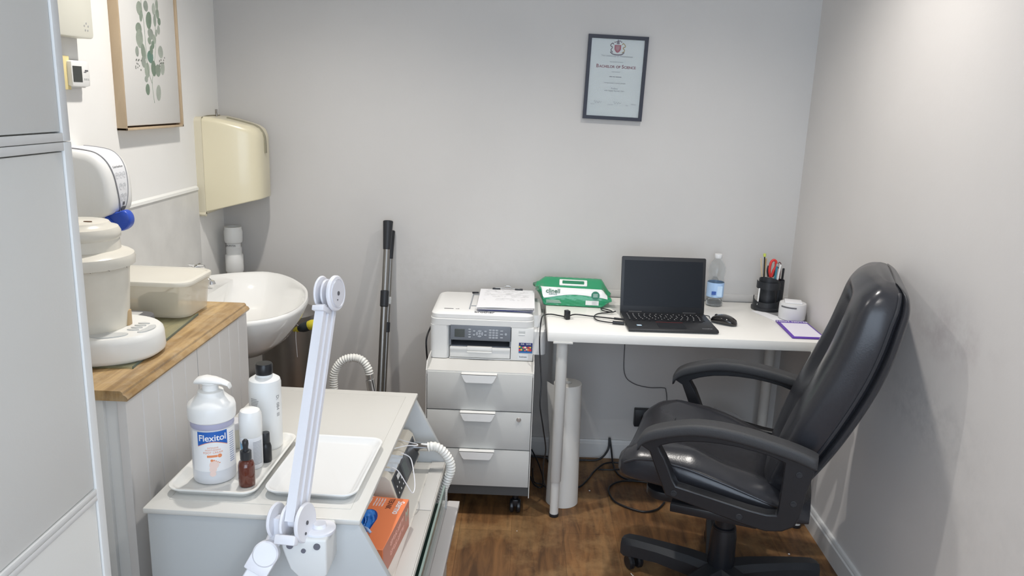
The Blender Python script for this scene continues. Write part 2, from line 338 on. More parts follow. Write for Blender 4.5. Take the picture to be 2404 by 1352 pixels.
b = NB(); box(b, -.165, -.13, PY0 + .040, PY0 + .047, .180, .1815); build('badge', b, M_ink, t)
# control panel, slightly tilted
b = NB(); prism(b, [(PY0 - .004, .074), (PY0 - .0055, .082), (PY0 + .001, .140), (PY0 + .02, .147), (PY0 + .03, .147), (PY0 + .03, .074)], 'x', -.137, .089, .001); cp = build('control_panel', b, M_grey, t)
pm = fr((0, PY0 - .0046, .09), (1, 0, 0), (0, .0065, .058))
def onp(u, v, w=.0006): return pm @ Vector((u, v, w))
def pbox(bm, u0, u1, v0, v1, h=.0015, bev=.0006): box(bm, u0, u1, v0, v1, -.0005, h, bev, 1, pm)
b = NB(); pbox(b, -.12, -.083, -.004, .026, .0012); build('screen', b, M_lcd, cp)
for k in range(4):
    b = NB(); pbox(b, -.069, -.0595, .023 - k * .0095, .0285 - k * .0095); build('button', b, M_greyl, cp)
for (u, v) in ((-.052, .017), (-.052, .003), (-.010, .017), (-.010, .003)):
    b = NB(); pbox(b, u, u + .009, v, v + .006); build('button', b, M_greyl, cp)
b = NB(); 
for a in range(4):
    r1, r2 = .0065, .0135; q = [(math.cos(math.radians(a * 90 + d)), math.sin(math.radians(a * 90 + d))) for d in (-36, -12, 12, 36)]
    prism(b, [(-.027 + x * r1, .011 + y * r1) for x, y in q] + [(-.027 + x * r2, .011 + y * r2) for x, y in q[::-1]], 'z', -.0005, .0015, mtx=pm)
lathe(b, [(.005, -.0005), (.005, .0016), (.004, .002)], (-.027, .011, 0), 16, mtx=pm); build('navigation_pad', b, M_greyl, cp)
for r in range(4):
    for c in range(3):
        b = NB(); pbox(b, .0075 + c * .0122, .0175 + c * .0122, .0215 - r * .0092, .0285 - r * .0092); build('key', b, M_greyl, cp)
for k in range(3):
    b = NB(); pbox(b, .0495, .0605, .021 - k * .0125, .026 - k * .0125); build('button', b, M_greyl, cp)
b = NB(); lathe(b, [(.0045, 0), (.0045, .001)], (.071, .012, 0), 16, mtx=pm); build('button', b, M_greyl, cp)
# output slot and paper tray
b = NB(); prism(b, [(PY0 + .004, .072), (PY0 + .002, .052), (-.041, .052), (-.041, .074)], 'x', -.139, -.134); prism(b, [(PY0 + .004, .072), (PY0 + .002, .052), (-.041, .052), (-.041, .074)], 'x', .086, .091); box(b, -.134, .086, -.06, -.041, .05, .074); build('output_slot', b, M_grey, t)
b = NB(); box(b, -.137, .089, PY0 - .002, -.06, .006, .044, .002); box(b, -.137, .089, PY0 - .006, -.06, .036, .046, .001); tr = build('paper_tray', b, M_print, t)
b = NB(); box(b, -.132, .084, PY0 + .01, -.06, .046, .049); build('tray_floor', b, M_grey, tr)
b = NB(); box(b, -.073, .021, PY0 - .010, PY0 + .01, .035, .0495, .002); box(b, -.073, .021, PY0 - .014, PY0 - .006, .028, .034, .002); build('tray_grip', b, M_print, tr)
b = NB(); box(b, .118, .143, PY0 - .0008, PY0 + .002, .107, .119, .001); build('thumb_recess', b, M_gplastic, t)
b = NB(); box(b, .118, .143, PY0 - .0015, PY0 + .002, .1005, .1055, .001); build('ink_window', b, M_wplastic, t)
b = NB(); box(b, .121, .172, PY0 - .0008, PY0, .031, .071); st = build('sticker', b, nmat('sticker_navy', (.02, .03, .14), rough=.4), t)
b = NB(); box(b, .1215, .1715, PY0 - .0012, PY0, .031, .038); build('sticker_band', b, nmat('sticker_blue', (.02, .13, .35), rough=.4), st)
text('print', 'INK   SAVE', .008, M_paper, st, fr((.147, PY0 - .0014, .066), *BACKX))
cols = [(.6, .04, .05), (.75, .5, .08), (.03, .25, .08), (.7, .12, .15), (.75, .7, .55), (.6, .2, .06)]
for k in range(14):
    b = NB(); u = .125 + (k % 7) * .0065 + random.uniform(-.001, .001); v = .0435 + (k // 7) * .010 + random.uniform(-.002, .002)
    lathe(b, [(random.uniform(.003, .0052), 0), (.001, .0006)], n=9, mtx=fr((u, PY0 - .0009 - k * 2e-5, v), *BACKX)); build('fruit_print', b, nmat('print%d' % (k % 6), cols[k % 6], rough=.5), st)
b = NB(); box(b, .118, .158, PY0 - .0006, PY0, .006, .026); s2 = build('sticker', b, nmat('sticker_pale', (.62, .64, .65), rough=.4), t)
text('print', 'business', .0085, M_ink, s2, fr((.138, PY0 - .0009, .016), *BACKX))
# printer power cable
b = NB(); tube(b, [(-.345, 3.06, .645), (-.352, 3.0, .642), (-.362, 2.96, .61), (-.360, 2.95, .56), (-.356, 2.97, .50), (-.352, 3.05, .40), (-.350, 3.12, .2), (-.345, 3.15, .05), (-.30, 3.2, .008)], .0035)
tag(build('power_cable', b, M_black), 'black cable looping out of the left side of the printer', 'cable')

# ------------------------------------------------------------------ clipboard with papers
t = thing('clipboard', 'clipboard holding a stack of handwritten white sheets on the printer lid', 'clipboard', (-.055, 3.006, .7605), -.01)
b = NB(); box(b, -.102, .106, -.152, .155, 0, .004, .002); build('board', b, nmat('board_blue', (.02, .03, .22), rough=.4), t)
for k in range(7):
    a = random.uniform(-.02, .02); b = NB()
    dx, dy = random.uniform(-.004, .006), random.uniform(-.005, .003)
    def fs(u, v, k=k, a=a, dx=dx, dy=dy):
        x = -.107 + .214 * u; y = -.156 + .300 * v; z = .0045 + k * .0013 + .004 * (u ** 3) * (1 - v) * (k % 3) * .6 + (.002 * math.sin(4 * u + k) * (1 - v))
        return (x * math.cos(a) - y * math.sin(a) + dx, x * math.sin(a) + y * math.cos(a) + dy, z)
    grid(b, fs, 10, 6)
    sh = build('sheet', b, M_paper, t); m = sh.modifiers.new('s', 'SOLIDIFY'); m.thickness = .0004
ztop = .0045 + 6 * .0013 + .0012
b = NB()
for k in range(46):
    x = random.uniform(-.090, .07); y = random.choice([.115, .10, .09, .075, .062, .05, .03, .02, .01, -.02, -.04]); ln = random.uniform(.006, .03)
    P = [(x + ln * j / 5, y + random.uniform(-.002, .002), ztop + .0018) for j in range(6)]; tube(b, P, .00035, 4, 3)
for y in (.12, .045): tube(b, [(-.08, y, ztop + .0018), (.09, y, ztop + .0018)], .0003, 4, smooth=False)
build('handwriting', b, M_inkb, t)
b = NB(); box(b, -.062, -.03, .138, .150, .004, .018, .002); box(b, .03, .062, .138, .150, .004, .018, .002); build('clip_pad', b, M_dark, t)
b = NB(); tube(b, [(-.05, .144, .018), (-.02, .147, .019), (-.012, .15, .022), (-.006, .15, .026), (.006, .15, .026), (.012, .15, .022), (.02, .147, .019), (.05, .144, .018)], .0018, 8); tube(b, [(-.03, .144, .0165), (.03, .144, .0165)], .002, 8, smooth=False); build('wire_clip', b, M_steel, t)
b = NB(); tube(b, [(-.115, .09, .008), (-.13, .088, .008), (-.14, .09, .007)], .004, 8); build('pen_end', b, M_black, t)

# ------------------------------------------------------------------ laptop
t = thing('laptop', 'open black laptop with a dark screen on the desk', 'laptop', (.553, 2.853, .736), math.radians(1.5))
M_lap = nmat('laptop_black', (.018, .019, .022), rough=.42)
b = NB(); prism(b, [(-.118, .004), (-.114, .001), (.113, .001), (.113, .014), (-.112, .013), (-.118, .009)], 'x', -.163, .163, .0015); base = build('base', b, M_lap, t)
b = NB(); 
rows = [(13, .078), (14, .060), (14, .043), (13, .026), (12, .009), (9, -.008)]
for r, (n, y) in enumerate(rows):
    kw = .288 / n
    for k in range(n):
        if r == 5:
            ws = [.022, .02, .02, .022, .10, .022, .02, .02, .03]; x0 = -.146 + sum(ws[:k]) ; wd = ws[k]
        else: x0 = -.146 + k * kw; wd = kw
        kk = NB(); box(kk, x0 + .0012, x0 + wd - .0012, y - (.0072 if r else .005), y + (.0072 if r else .005), .0138, .0152, .0008, 1); build('key', kk, M_black, base)
legend = NB()
for r, (n, y) in enumerate(rows[:-1]):
    kw = .288 / n
    for k in range(n): box(legend, -.146 + k * kw + .004, -.146 + k * kw + .0075, y - .002, y + .002, .0153, .01545)
build('key_legends', legend, nmat('legend_white', (.55, .55, .55), rough=.5), base)
b = NB(); box(b, -.05, .05, -.105, -.045, .0136, .0143, .0004, 1); build('trackpad', b, M_dark, base)
b = NB(); box(b, -.05, .05, -.0285, -.0275, .0138, .0146); build('trackpad_line', b, nmat('dark_red', (.22, .02, .02), rough=.4), base)
b = NB(); box(b, -.128, -.110, -.085, -.070, .0138, .0142); stk = build('sticker', b, nmat('sticker_sky', (.35, .55, .72), rough=.4), base)
b = NB(); box(b, -.125, -.113, -.082, -.074, .0142, .0144); build('sticker_mark', b, M_paper, stk)
text('logo', 'ThinkPad', .010, nmat('logo_grey', (.3, .3, .3), rough=.3), base, fr((.125, -.098, .0136), (1, .05, 0), (0, 1, 0)))
# lid
la_ = math.radians(101); hm = fr((0, .108, .012), (1, 0, 0), (0, -math.cos(la_), math.sin(la_)))
b = NB(); prism(b, rrect(.163, .1085, .006, 3, 0, .1085), 'z', -.007, 0, .001, mtx=hm); lid = build('screen_lid', b, M_lap, t)
b = NB(); box(b, -.152, .152, .026, .202, 0, .0006, mtx=hm); build('screen', b, nmat('screen_glass', (.012, .014, .018), rough=.35, spec=.25), lid)
b = NB(); lathe(b, [(.0022, 0), (.0022, .0009)], (0, .209, 0), 12, mtx=hm); build('webcam', b, M_gloss, lid)
b = NB(); cyl(b, (-.13, .113, .013), (-.08, .113, .013), .006); cyl(b, (.08, .113, .013), (.13, .113, .013), .006); build('hinge', b, M_lap, t)

# cables on the desk
b = NB()
tube(b, [(.370, 2.86, .745), (.33, 2.885, .742), (.27, 2.90, .742), (.21, 2.905, .745), (.18, 2.875, .742)], .0026)
tube(b, [(.175, 2.872, .7425), (.15, 2.89, .742), (.12, 2.905, .742), (.095, 2.892, .742), (.082, 2.84, .742), (.076, 2.77, .70), (.078, 2.735, .64), (.086, 2.68, .55), (.085, 2.66, .47), (.10, 2.668, .38), (.115, 2.70, .28), (.11, 2.74, .2), (.118, 2.80, .10), (.135, 2.88, .03), (.115, 2.96, .006), (.085, 2.98, .006), (.08, 3.1, .006)], .0026)
pc = tag(build('laptop_cable', b, M_black), 'black power cable with a cable tie running left from the laptop over the desk edge', 'cable')
b = NB(); box(b, -.009, .009, -.012, .012, 0, .034, .003, 2, Matrix.Translation((.1785, 2.873, .7345)) @ Matrix.Rotation(.35, 4, 'Z')); build('cable_tie', b, M_black, pc)
b = NB(); cyl(b, (.355, 2.868, .745), (.392, 2.858, .745), .0045); build('plug', b, M_black, pc)
b = NB(); tube(b, [(.352, 2.822, .741), (.32, 2.835, .740), (.29, 2.855, .740), (.283, 2.90, .740), (.30, 2.945, .740), (.34, 2.965, .741), (.36, 2.98, .742), (.342, 3.01, .742), (.32, 3.02, .742), (.325, 2.985, .743), (.355, 2.96, .745), (.372, 2.975, .745)], .0024)
pc = tag(build('usb_cable', b, M_black), 'black looped cable with a thick plug at the laptop left side', 'cable')
b = NB(); cyl(b, (.345, 2.824, .742), (.388, 2.818, .742), .0062, .0065, bev=.001); build('plug', b, M_black, pc)

# ------------------------------------------------------------------ mouse
t = thing('mouse', 'glossy black computer mouse right of the laptop', 'mouse', (.772, 2.892, .736), math.radians(52))
b = NB(); rings = []
for i in range(13):
    u = i / 12; y = .050 - .102 * u; w_ = .030 * math.sin(PI * (.10 + .82 * u)) ** .45 * (1 if u < .98 else .8); h_ = .034 * math.sin(PI * (.13 + .76 * u)) ** .8
    if i in (0, 12): w_ *= .55; h_ *= .6
    rings.append([(w_ * math.copysign(abs(math.cos(a)) ** .8, math.cos(a)), y, max(0, h_ * .5 + h_ * .5 * math.copysign(abs(math.sin(a)) ** .9, math.sin(a)))) for a in [2 * PI * j / 20 for j in range(20)]])
loft(b, rings); build('shell', b, M_gloss, t)
b = NB(); cyl(b, (-.003, .030, .0235), (.003, .030, .0235), .008, bev=.002); build('scroll_wheel', b, M_dark, t)
b = NB(); tube(b, [(.730, 2.930, .744), (.732, 2.955, .740), (.735, 2.975, .740), (.71, 2.985, .741), (.68, 3.0, .741)], .0018)
tag(build('mouse_cable', b, M_black), 'thin black cable running from the mouse behind the laptop', 'cable')

# ------------------------------------------------------------------ water bottle
t = thing('water_bottle', 'clear plastic water bottle with a pale blue label behind the laptop', 'bottle', (.800, 3.175, .7345))
outer = [(.020, .001), (.030, .003), (.0335, .012), (.034, .05), (.0335, .10), (.0315, .112), (.030, .122), (.033, .135), (.0345, .148), (.033, .162), (.026, .178), (.016, .192), (.0125, .198), (.0125, .205)]
inner = [(r - .0009, z + (.001 if i == 0 else 0)) for i, (r, z) in enumerate(outer)]
b = NB(); lathe(b, outer + inner[::-1], n=36, cap=False); build('body', b, M_pet, t)
b = NB(); lathe(b, [(.0300, .0045), (.0322, .012), (.0328, .024), (.001, .0242)], n=30); build('water', b, nmat('water', (.9, .95, 1), rough=.02, trans=1, ior=1.33), t)
b = NB(); lathe(b, [(.0150, .199), (.0155, .2), (.0155, .214), (.0145, .216), (.001, .2162)], n=28, cap=True); build('cap', b, nmat('cap_white', (.72, .72, .72), rough=.4), t)
b = NB(); lathe(b, [(.0344, .040), (.0346, .042), (.0346, .098), (.0344, .1)], n=36, cap=False); lb = build('label', b, nmat('bottle_label', (.42, .60, .85), rough=.35), t)
b = NB(); box(b, -.022, -.004, -.0352, -.0330, .052, .066); build('barcode', b, nmat('barcode_blue', (.05, .12, .4), rough=.4), lb)
b = NB(); box(b, .0, .020, -.0356, -.030, .045, .088); build('label_panel', b, nmat('label_pale', (.55, .72, .9), rough=.4), lb)

# ------------------------------------------------------------------ desk organiser and what stands in it
OX, OY, OZ = 1.008, 3.145, .7345
t = thing('desk_organiser', 'black plastic carousel desk organiser in the desk corner by the wall', 'desk organiser', (OX, OY, OZ))
b = NB(); lathe(b, [(.060, 0), (.062, .004), (.062, .012), (.056, .016)], n=40); build('base', b, M_dark, t)
def arcwall(bm, r, t_, z0, z1f, a0, a1, n=24, cx=0, cy=0):
    A = [math.radians(a0 + (a1 - a0) * k / n) for k in range(n + 1)]
    rings = []
    for k, a in enumerate(A):
        z1 = z1f(k / n); c, s = math.cos(a), math.sin(a)
        rings.append([(cx + r * c, cy + r * s, z0), (cx + r * c, cy + r * s, z1), (cx + (r - t_) * c, cy + (r - t_) * s, z1), (cx + (r - t_) * c, cy + (r - t_) * s, z0)])
    loft(bm, rings)
b = NB(); arcwall(b, .056, .003, .014, lambda u: .036 + .016 * abs(2 * u - 1) ** 2, 150, 330); build('lower_pocket', b, M_dark, t)
b = NB(); arcwall(b, .048, .003, .09, lambda u: .118, 160, 320); lathe(b, [(.047, .088), (.047, .092)], n=30); build('middle_pocket', b, M_dark, t)
b = NB(); lathe(b, [(.036, .014), (.036, .088)], n=30); build('core', b, M_dark, t)
b = NB(); arcwall(b, .040, .003, .09, lambda u: .115 + .025 * math.sin(PI * u) ** .8, 140, 340); arcwall(b, .040, .003, .09, lambda u: .112, -20, 140); build('upper_pocket', b, M_dark, t)
b = NB(); arcwall(b, .022, .002, .014, lambda u: .122, 0, 360, 24, .043, .012); build('pen_tube', b, M_dark, t)
def stick(name, label, cat, a, b_, r, mat, tip=None, extra=None):
    q = NB(); cyl(q, a, b_, r, n=12, bev=r * .3); o = tag(build(name, q, mat), label, cat, None)
    if tip:
        q = NB(); d = (Vector(b_) - Vector(a)).normalized(); cyl(q, b_, Vector(b_) + d * tip[0], tip[1], n=12, bev=.001); build(tip[3], q, tip[2], o)
    return o
stick('paintbrush', 'dark brush with a lime green end standing in the black organiser', 'brush', (.988, 3.15, .83), (.979, 3.148, .951), .0026, M_black, (.013, .0055, nmat('lime', (.55, .62, .12), rough=.5), 'green_tip'))
stick('pencil', 'pale wooden pencil in the black organiser left of the brush', 'pencil', (.986, 3.158, .83), (.968, 3.158, .942), .003, nmat('pencil_wood', (.62, .50, .34), rough=.6))
stick('pencil', 'tan wooden pencil standing between the brush and the red scissors', 'pencil', (.990, 3.162, .83), (.991, 3.165, .942), .003, nmat('pencil_tan', (.50, .36, .17), rough=.6))
sc = thing('scissors', 'scissors with red and dark handles standing in the black organiser', 'scissors', (1.010, 3.140, .83))
b = NB(); tube(b, [(-.002, 0, .04), (-.008, 0, .065), (-.006, 0, .098), (.004, 0, .110), (.014, 0, .104), (.015, 0, .085), (.008, 0, .065), (.003, 0, .04)], .0052, 10); build('red_handle', b, M_red, sc)
b = NB(); tube(b, [(.006, .004, .04), (.016, .004, .06), (.021, .004, .08), (.019, .004, .094), (.012, .004, .096)], .005, 10); tube(b, [(-.008, .006, .04), (-.014, .006, .065), (-.012, .006, .085)], .004, 8); build('dark_handle', b, M_dark, sc)
b = NB(); box(b, -.004, .004, -.001, .001, 0, .045); build('blade', b, M_steel, sc)
stick('pen', 'silver and teal pen in front of the red scissors', 'pen', (1.020, 3.120, .83), (1.024, 3.121, .918), .0042, nmat('pen_teal', (.03, .2, .28), rough=.3), (.012, .0045, M_steel, 'pen_cap'))
stick('pen', 'white pen right of the scissors in the organiser', 'pen', (1.030, 3.127, .83), (1.041, 3.13, .925), .0042, M_wplastic)
b = NB(); tube(b, [(1.046, 3.16, .82), (1.048, 3.16, .89), (1.040, 3.16, .912), (1.044, 3.16, .928), (1.052, 3.16, .920), (1.053, 3.16, .89), (1.052, 3.16, .82)], .0016, 8)
tag(build('wire_loop', b, nmat('dark_wire', (.10, .02, .02), rough=.4)), 'thin dark looped wire handle sticking up from the organiser', 'wire loop')
stick('marker_pen', 'black marker pen at the right edge of the organiser', 'pen', (1.060, 3.155, .77), (1.063, 3.155, .905), .0045, M_black)
stick('pen', 'white pen hanging down the left side of the organiser', 'pen', (.962, 3.118, .757), (.964, 3.120, .826), .003, M_wplastic)
# leaning phone-like box, papers, card reader
t = thing('paper_sheet', 'printed white sheet with a grey picture lying under the organiser', 'paper', (1.035, 3.02, .7345), .15)
b = NB(); prism(b, [(-.085, .10), (.045, .09), (.05, -.11), (-.045, -.13)], 'z', 0, .0008); build('sheet', b, M_paper, t)
b = NB(); prism(b, [(-.04, .085), (.03, .08), (.03, 0), (-.005, -.01)], 'z', .0008, .0011); build('picture', b, nmat('grey_print', (.25, .25, .26), rough=.6), t)
t = thing('note_dispenser', 'round white dispenser with a dark slot and paper squares on top', 'note dispenser', (1.065, 3.005, .7353), -.25)
b = NB(); lathe(b, [(.046, 0), (.050, .003), (.0515, .03), (.051, .058), (.049, .0645), (.045, .066)], n=44); build('body', b, nmat('dispenser_white', (.68, .68, .68), rough=.5), t)
b = NB(); arcwall(b, .0522, .002, .051, lambda u: .056, 212, 282, 20); build('slot', b, M_ink, t)
b = NB(); box(b, -.032, .032, -.028, .032, .066, .071, .002, 2, Matrix.Rotation(.0, 4, 'Z')); build('paper_block', b, M_paper, t)
t = thing('notepad', 'notepad with a purple border headed FOOT NOTES on the desk', 'notepad', (1.035, 2.845, .7353), .0)
b = NB(); prism(b, [(-.048, .108), (.066, .104), (.064, -.118), (-.056, -.118)], 'z', 0, .006, .0008); build('pad', b, M_purple, t)
b = NB(); prism(b, [(-.040, .070), (.059, .067), (.057, -.110), (-.047, -.110)], 'z', .006, .0064); build('page', b, nmat('lilac_page', (.78, .75, .84), rough=.7), t)
text('print', 'FOOT NOTES', .019, M_paper, t, fr((.008, .088, .0064), (1, -.03, 0), (0, 1, 0)), offset=.0002)
t = thing('clear_wallet', 'small clear plastic wallet leaning on the right wall behind the note dispenser', 'plastic wallet', (1.095, 3.10, .7345))
b = NB(); box(b, -.03, .02, -.001, .001, 0, .05, 0, 1, Matrix.Rotation(-.5, 4, 'X')); build('sleeve', b, nmat('wallet', (.55, .57, .58), rough=.25, alpha=.7), t)

# ------------------------------------------------------------------ wipes pack
t = thing('wipes_pack', 'green and white plastic pack of surface wipes on the desk beside the laptop', 'wipes', (.212, 3.125, .7345), math.radians(-3))
SECP = [(-.058, .0), (-.064, .012), (-.064, .034), (-.056, .056), (-.040, .070), (-.010, .082), (.025, .096), (.045, .094), (.056, .078), (.060, .045), (.060, .015), (.052, .0), (.0, .0)]
SECS = spl([(0, y, z) for y, z in SECP], 4, True); NSC = len(SECS)
def wpt(u, k, off=0):
    """point of the pack skin: u along x, k spline index (float) around the section"""
    e = min(1, min(u, 1 - u) / .13); s = e * e * (3 - 2 * e); i = int(k) % NSC; p = SECS[i].lerp(SECS[(i + 1) % NSC], k - int(k))
    q = SECS[(i + 1) % NSC] - SECS[i - 1]; nrm_ = Vector((0, q.z, -q.y)).normalized() * -1
    if nrm_.dot(p - Vector((0, 0, .045))) < 0: nrm_ = -nrm_
    x = -.150 + .300 * u; zc = .045 + .020 * (1 - s) * (1 if u < .5 else -.7)
    z = zc + (p.z - .045) * (.16 + .84 * s); y = p.y * (.93 + .07 * s)
    z += (1 - s) * .006 * math.sin(p.y * 90); x += .006 * math.sin(p.y * 70) * (1 - s) + (.010 * (p.y / .06) * (1 - s) * (-1 if u < .5 else 0))
    return Vector((x, y, max(.0006, z))) + nrm_ * off
b = NB(); loft(b, [[wpt(i / 34, k) + Vector((0, .0012 * math.sin(k * 2.1 + i * 1.3), .0010 * math.sin(k * 1.7 + i * 2.1) if SECS[k].z > .01 else 0)) for k in range(NSC)] for i in range(35)]); build('bag', b, M_green, t, ang=60)
# spline indices: 4 = low front, 8 = mid front, 12 = upper front, 16 = front shoulder, 20 = slope, 24 = back top
b = NB(); grid(b, lambda i, j: wpt(.05 + .90 * i, (8.2 + 1.3 * math.sin(i * 5.2 - 1.0) + 2.0 * i) * (1 - j) + (16.2 - .5 * i) * j, .0016), 60, 12); wl = build('white_band', b, M_wfilm, t, ang=60); m = wl.modifiers.new('s', 'SOLIDIFY'); m.thickness = .0008
M_dg = nmat('deep_green', (.02, .12, .07), rough=.4)
def onw(u, k, up): 
    p = wpt(u, k, up); a = wpt(u, k + 1.2, up) - wpt(u, k - 1.2, up); return fr(p, (1, 0, 0), a)
text('logo', 'clinell', .025, M_dg, wl, onw(.235, 12.4, .0030), offset=.0004)
text('print', 'SURFACE', .008, M_dg, wl, onw(.235, 10.2, .0030))
b = NB(); lathe(b, [(.0165, 0), (.0165, .0014)], n=28, mtx=onw(.80, 10.6, .0030)); dsc = build('round_print', b, nmat('disc_green', (.02, .16, .10), rough=.4), t)
b = NB()
for k in range(3): box(b, -.009, .009, .004 - k * .005, .0055 - k * .005, .0014, .0018, mtx=onw(.80, 10.6, .0030))
build('small_print', b, M_wfilm, dsc)
b = NB(); box(b, -.026, .026, -.009, .009, -.001, .001, mtx=onw(.76, 5.6, .0022)); lab = build('label_patch', b, M_wfilm, t)
b = NB()
for k in range(5): box(b, -.001, .021 - (k % 2) * .006, -.006 + k * .0028, -.0052 + k * .0028, .001, .0014, mtx=onw(.76, 5.6, .0022))
build('small_print', b, M_inkb, lab)
b = NB()
for k in range(3): box(b, -.030, .030 - k * .003, -.005 + k * .0045, -.0038 + k * .0045, -.0005, .0012, mtx=onw(.25, 5.4, .0014))
build('small_print', b, M_wfilm, t)
b = NB(); prism(b, rrect(.056, .020, .004, 3), 'z', -.001, .0035, .001, mtx=onw(.50, 20.2, .0012)); fl = build('lid_flap', b, M_wplastic, t)
b = NB(); prism(b, rrect(.044, .011, .003, 3), 'z', .0035, .0042, mtx=onw(.50, 20.2, .0012)); build('flap_window', b, nmat('flap_green', (.02, .2, .1), rough=.3), fl)
# ------------------------------------------------------------------ office chair
CH = thing('office_chair', 'black leather high-back office chair with armrests in front of the desk', 'office chair', (.674, 2.272, 0), math.radians(180 - 19.6))
# local x = forward, local y = towards camera side
def seat_sec(f):
    # returns half width, z bottom, z top(edge)
    pts = [(-.235, .19, .388, .452), (-.15, .235, .392, .470), (-.02, .245, .410, .510), (.10, .248, .428, .540), (.20, .245, .437, .548), (.26, .24, .440, .535), (.295, .225, .446, .510), (.312, .20, .462, .488)]
    for a, c in zip(pts, pts[1:]):
        if f <= c[0]:
            u = max(0, (f - a[0]) / (c[0] - a[0])); return [a[i] + (c[i] - a[i]) * u for i in (1, 2, 3)]
    return pts[-1][1:]
b = NB(); rings = []
fs_ = [-.235 + .547 * (i / 36) for i in range(37)]
for i, f in enumerate(fs_):
    hw, zb, zt = seat_sec(f); r_ = []; n = 44
    for k in range(n):
        a = 2 * PI * k / n; c, s = math.cos(a), math.sin(a)
        y = hw * math.copysign(abs(c) ** .42, c); zz = (zb + zt) / 2 + (zt - zb) / 2 * math.copysign(abs(s) ** .5, s)
        if s > .2:
            yn = y / .245; zz += (.018 * math.exp(-((abs(yn) - .72) / .2) ** 2) - .010 * math.exp(-(yn / .42) ** 2)) * min(1, (f + .235) / .1)
            zz += .004 * math.sin(30 * f + 7 * yn) * math.exp(-((abs(yn) - .55) / .3) ** 2) + (.012 * math.exp(-((yn + .6) / .3) ** 2) * math.exp(-((f - .12) / .12) ** 2))
        r_.append((f, y, zz))
    rings.append(r_)
loft(b, rings); seat = build('seat', b, M_leather, CH, ang=60)
for sy in (-1, 1):
    P = []; b = NB()
    for f in [-.2 + .49 * k / 14 for k in range(15)]:
        hw, zb, zt = seat_sec(f); P.append((f, sy * (hw + .001), zt - .012))
    tube(b, P, .0035, 8, 2); build('piping', b, M_leather, seat)
b = NB(); tube(b, [(.19, -.19, .549), (.19, 0, .546), (.19, .19, .549)], .002, 6, 4); tube(b, [(.19, 0, .546), (.05, 0, .512), (-.1, 0, .472)], .002, 6, 4); build('seam', b, M_leather, seat)
b = NB(); prism(b, rrect(.20, .20, .05, 5, .03, 0), 'z', .388, .415, .004); build('seat_pan', b, M_black, CH)
# backrest: front and rear profile points (forward, up), each pair one cross-section
FP = [(-.100, .500), (-.118, .585), (-.152, .700), (-.190, .800), (-.226, .900), (-.250, .985), (-.265, 1.040), (-.285, 1.076), (-.312, 1.098), (-.340, 1.107)]
BP = [(-.168, .455), (-.205, .515), (-.262, .620), (-.312, .725), (-.352, .825), (-.378, .915), (-.392, .990), (-.400, 1.040), (-.394, 1.080), (-.372, 1.102)]
BW = [.175, .215, .238, .243, .242, .240, .234, .220, .194, .145]
Fs = spl([(p[0], 0, p[1]) for p in FP], 5); Bs = spl([(p[0], 0, p[1]) for p in BP], 5); Ws = spl([(w_, 0, 0) for w_ in BW], 5); NR = len(Fs)
def back_ring(i, n, chan=True, ew=.5, ed=.55):
    F_, B_, hw = Fs[i], Bs[i], Ws[i].x; c0 = (F_ + B_) / 2; N_ = (F_ - B_) / 2; u = i / (NR - 1); r_ = []
    ch = .050 * (1 if u < .60 else max(0, 1 - (u - .60) / .14)) * min(1, u / .15 + .2)
    for k in range(n):
        a = 2 * PI * k / n; c, s = math.cos(a), math.sin(a); y = hw * math.copysign(abs(c) ** ew, c); p = c0 + N_ * math.copysign(abs(s) ** ed, s)
        if s > 0 and chan: p = p - N_.normalized() * (ch * math.exp(-(y / .085) ** 4) - .010 * (1 - ch / .05) * math.exp(-(y / .10) ** 4))
        r_.append(tuple(p + Vector((0, y, 0))))
    return r_
b = NB(); loft(b, [back_ring(i, 48) for i in range(NR)]); br = build('backrest', b, M_leather, CH, ang=60)
b = NB(); rings = []
for i in range(NR):
    N_ = (Fs[i] - Bs[i]) / 2; hw = Ws[i].x + .006; c0 = Bs[i] + N_ * .12
    rings.append([tuple(c0 + N_ * .26 * math.sin(2 * PI * k / 24) + Vector((0, hw * math.copysign(abs(math.cos(2 * PI * k / 24)) ** .35, math.cos(2 * PI * k / 24)), 0))) for k in range(24)])
loft(b, rings); build('back_shell', b, M_leather, br, ang=60)
for sy in (-1, 1):
    b = NB(); tube(b, [tuple(Bs[i] + (Fs[i] - Bs[i]) * .24 + Vector((0, sy * (Ws[i].x * .972 + .001), 0))) for i in range(2, NR - 5, 2)], .0055, 8, 3); build('piping', b, M_leather, br)
# arms
outer = [(.237, .606), (.235, .627), (.206, .650), (.176, .664), (.13, .680), (.084, .689), (.03, .691), (-.029, .689), (-.095, .680), (-.162, .667), (-.225, .650), (-.226, .609), (-.214, .555), (-.205, .478), (-.194, .448), (-.165, .428), (-.123, .419), (-.065, .426), (-.008, .436), (.04, .445), (.087, .454), (.152, .466), (.166, .50), (.182, .535), (.198, .572), (.206, .590)]
inner = [(.180, .606), (.172, .613), (.15, .623), (.13, .630), (.10, .638), (.06, .644), (.02, .647), (-.029, .647), (-.075, .643), (-.115, .637), (-.150, .627), (-.151, .60), (-.150, .555), (-.149, .51), (-.149, .485), (-.147, .474), (-.12, .470), (-.073, .473), (-.03, .479), (.019, .486), (.07, .493), (.122, .500), (.135, .52), (.147, .548), (.160, .575), (.170, .590)]
def circ_bevel(o, w_=.004):
    m = o.modifiers.new('b', 'BEVEL'); m.width = w_; m.segments = 2; m.limit_method = 'ANGLE'; m.angle_limit = .7
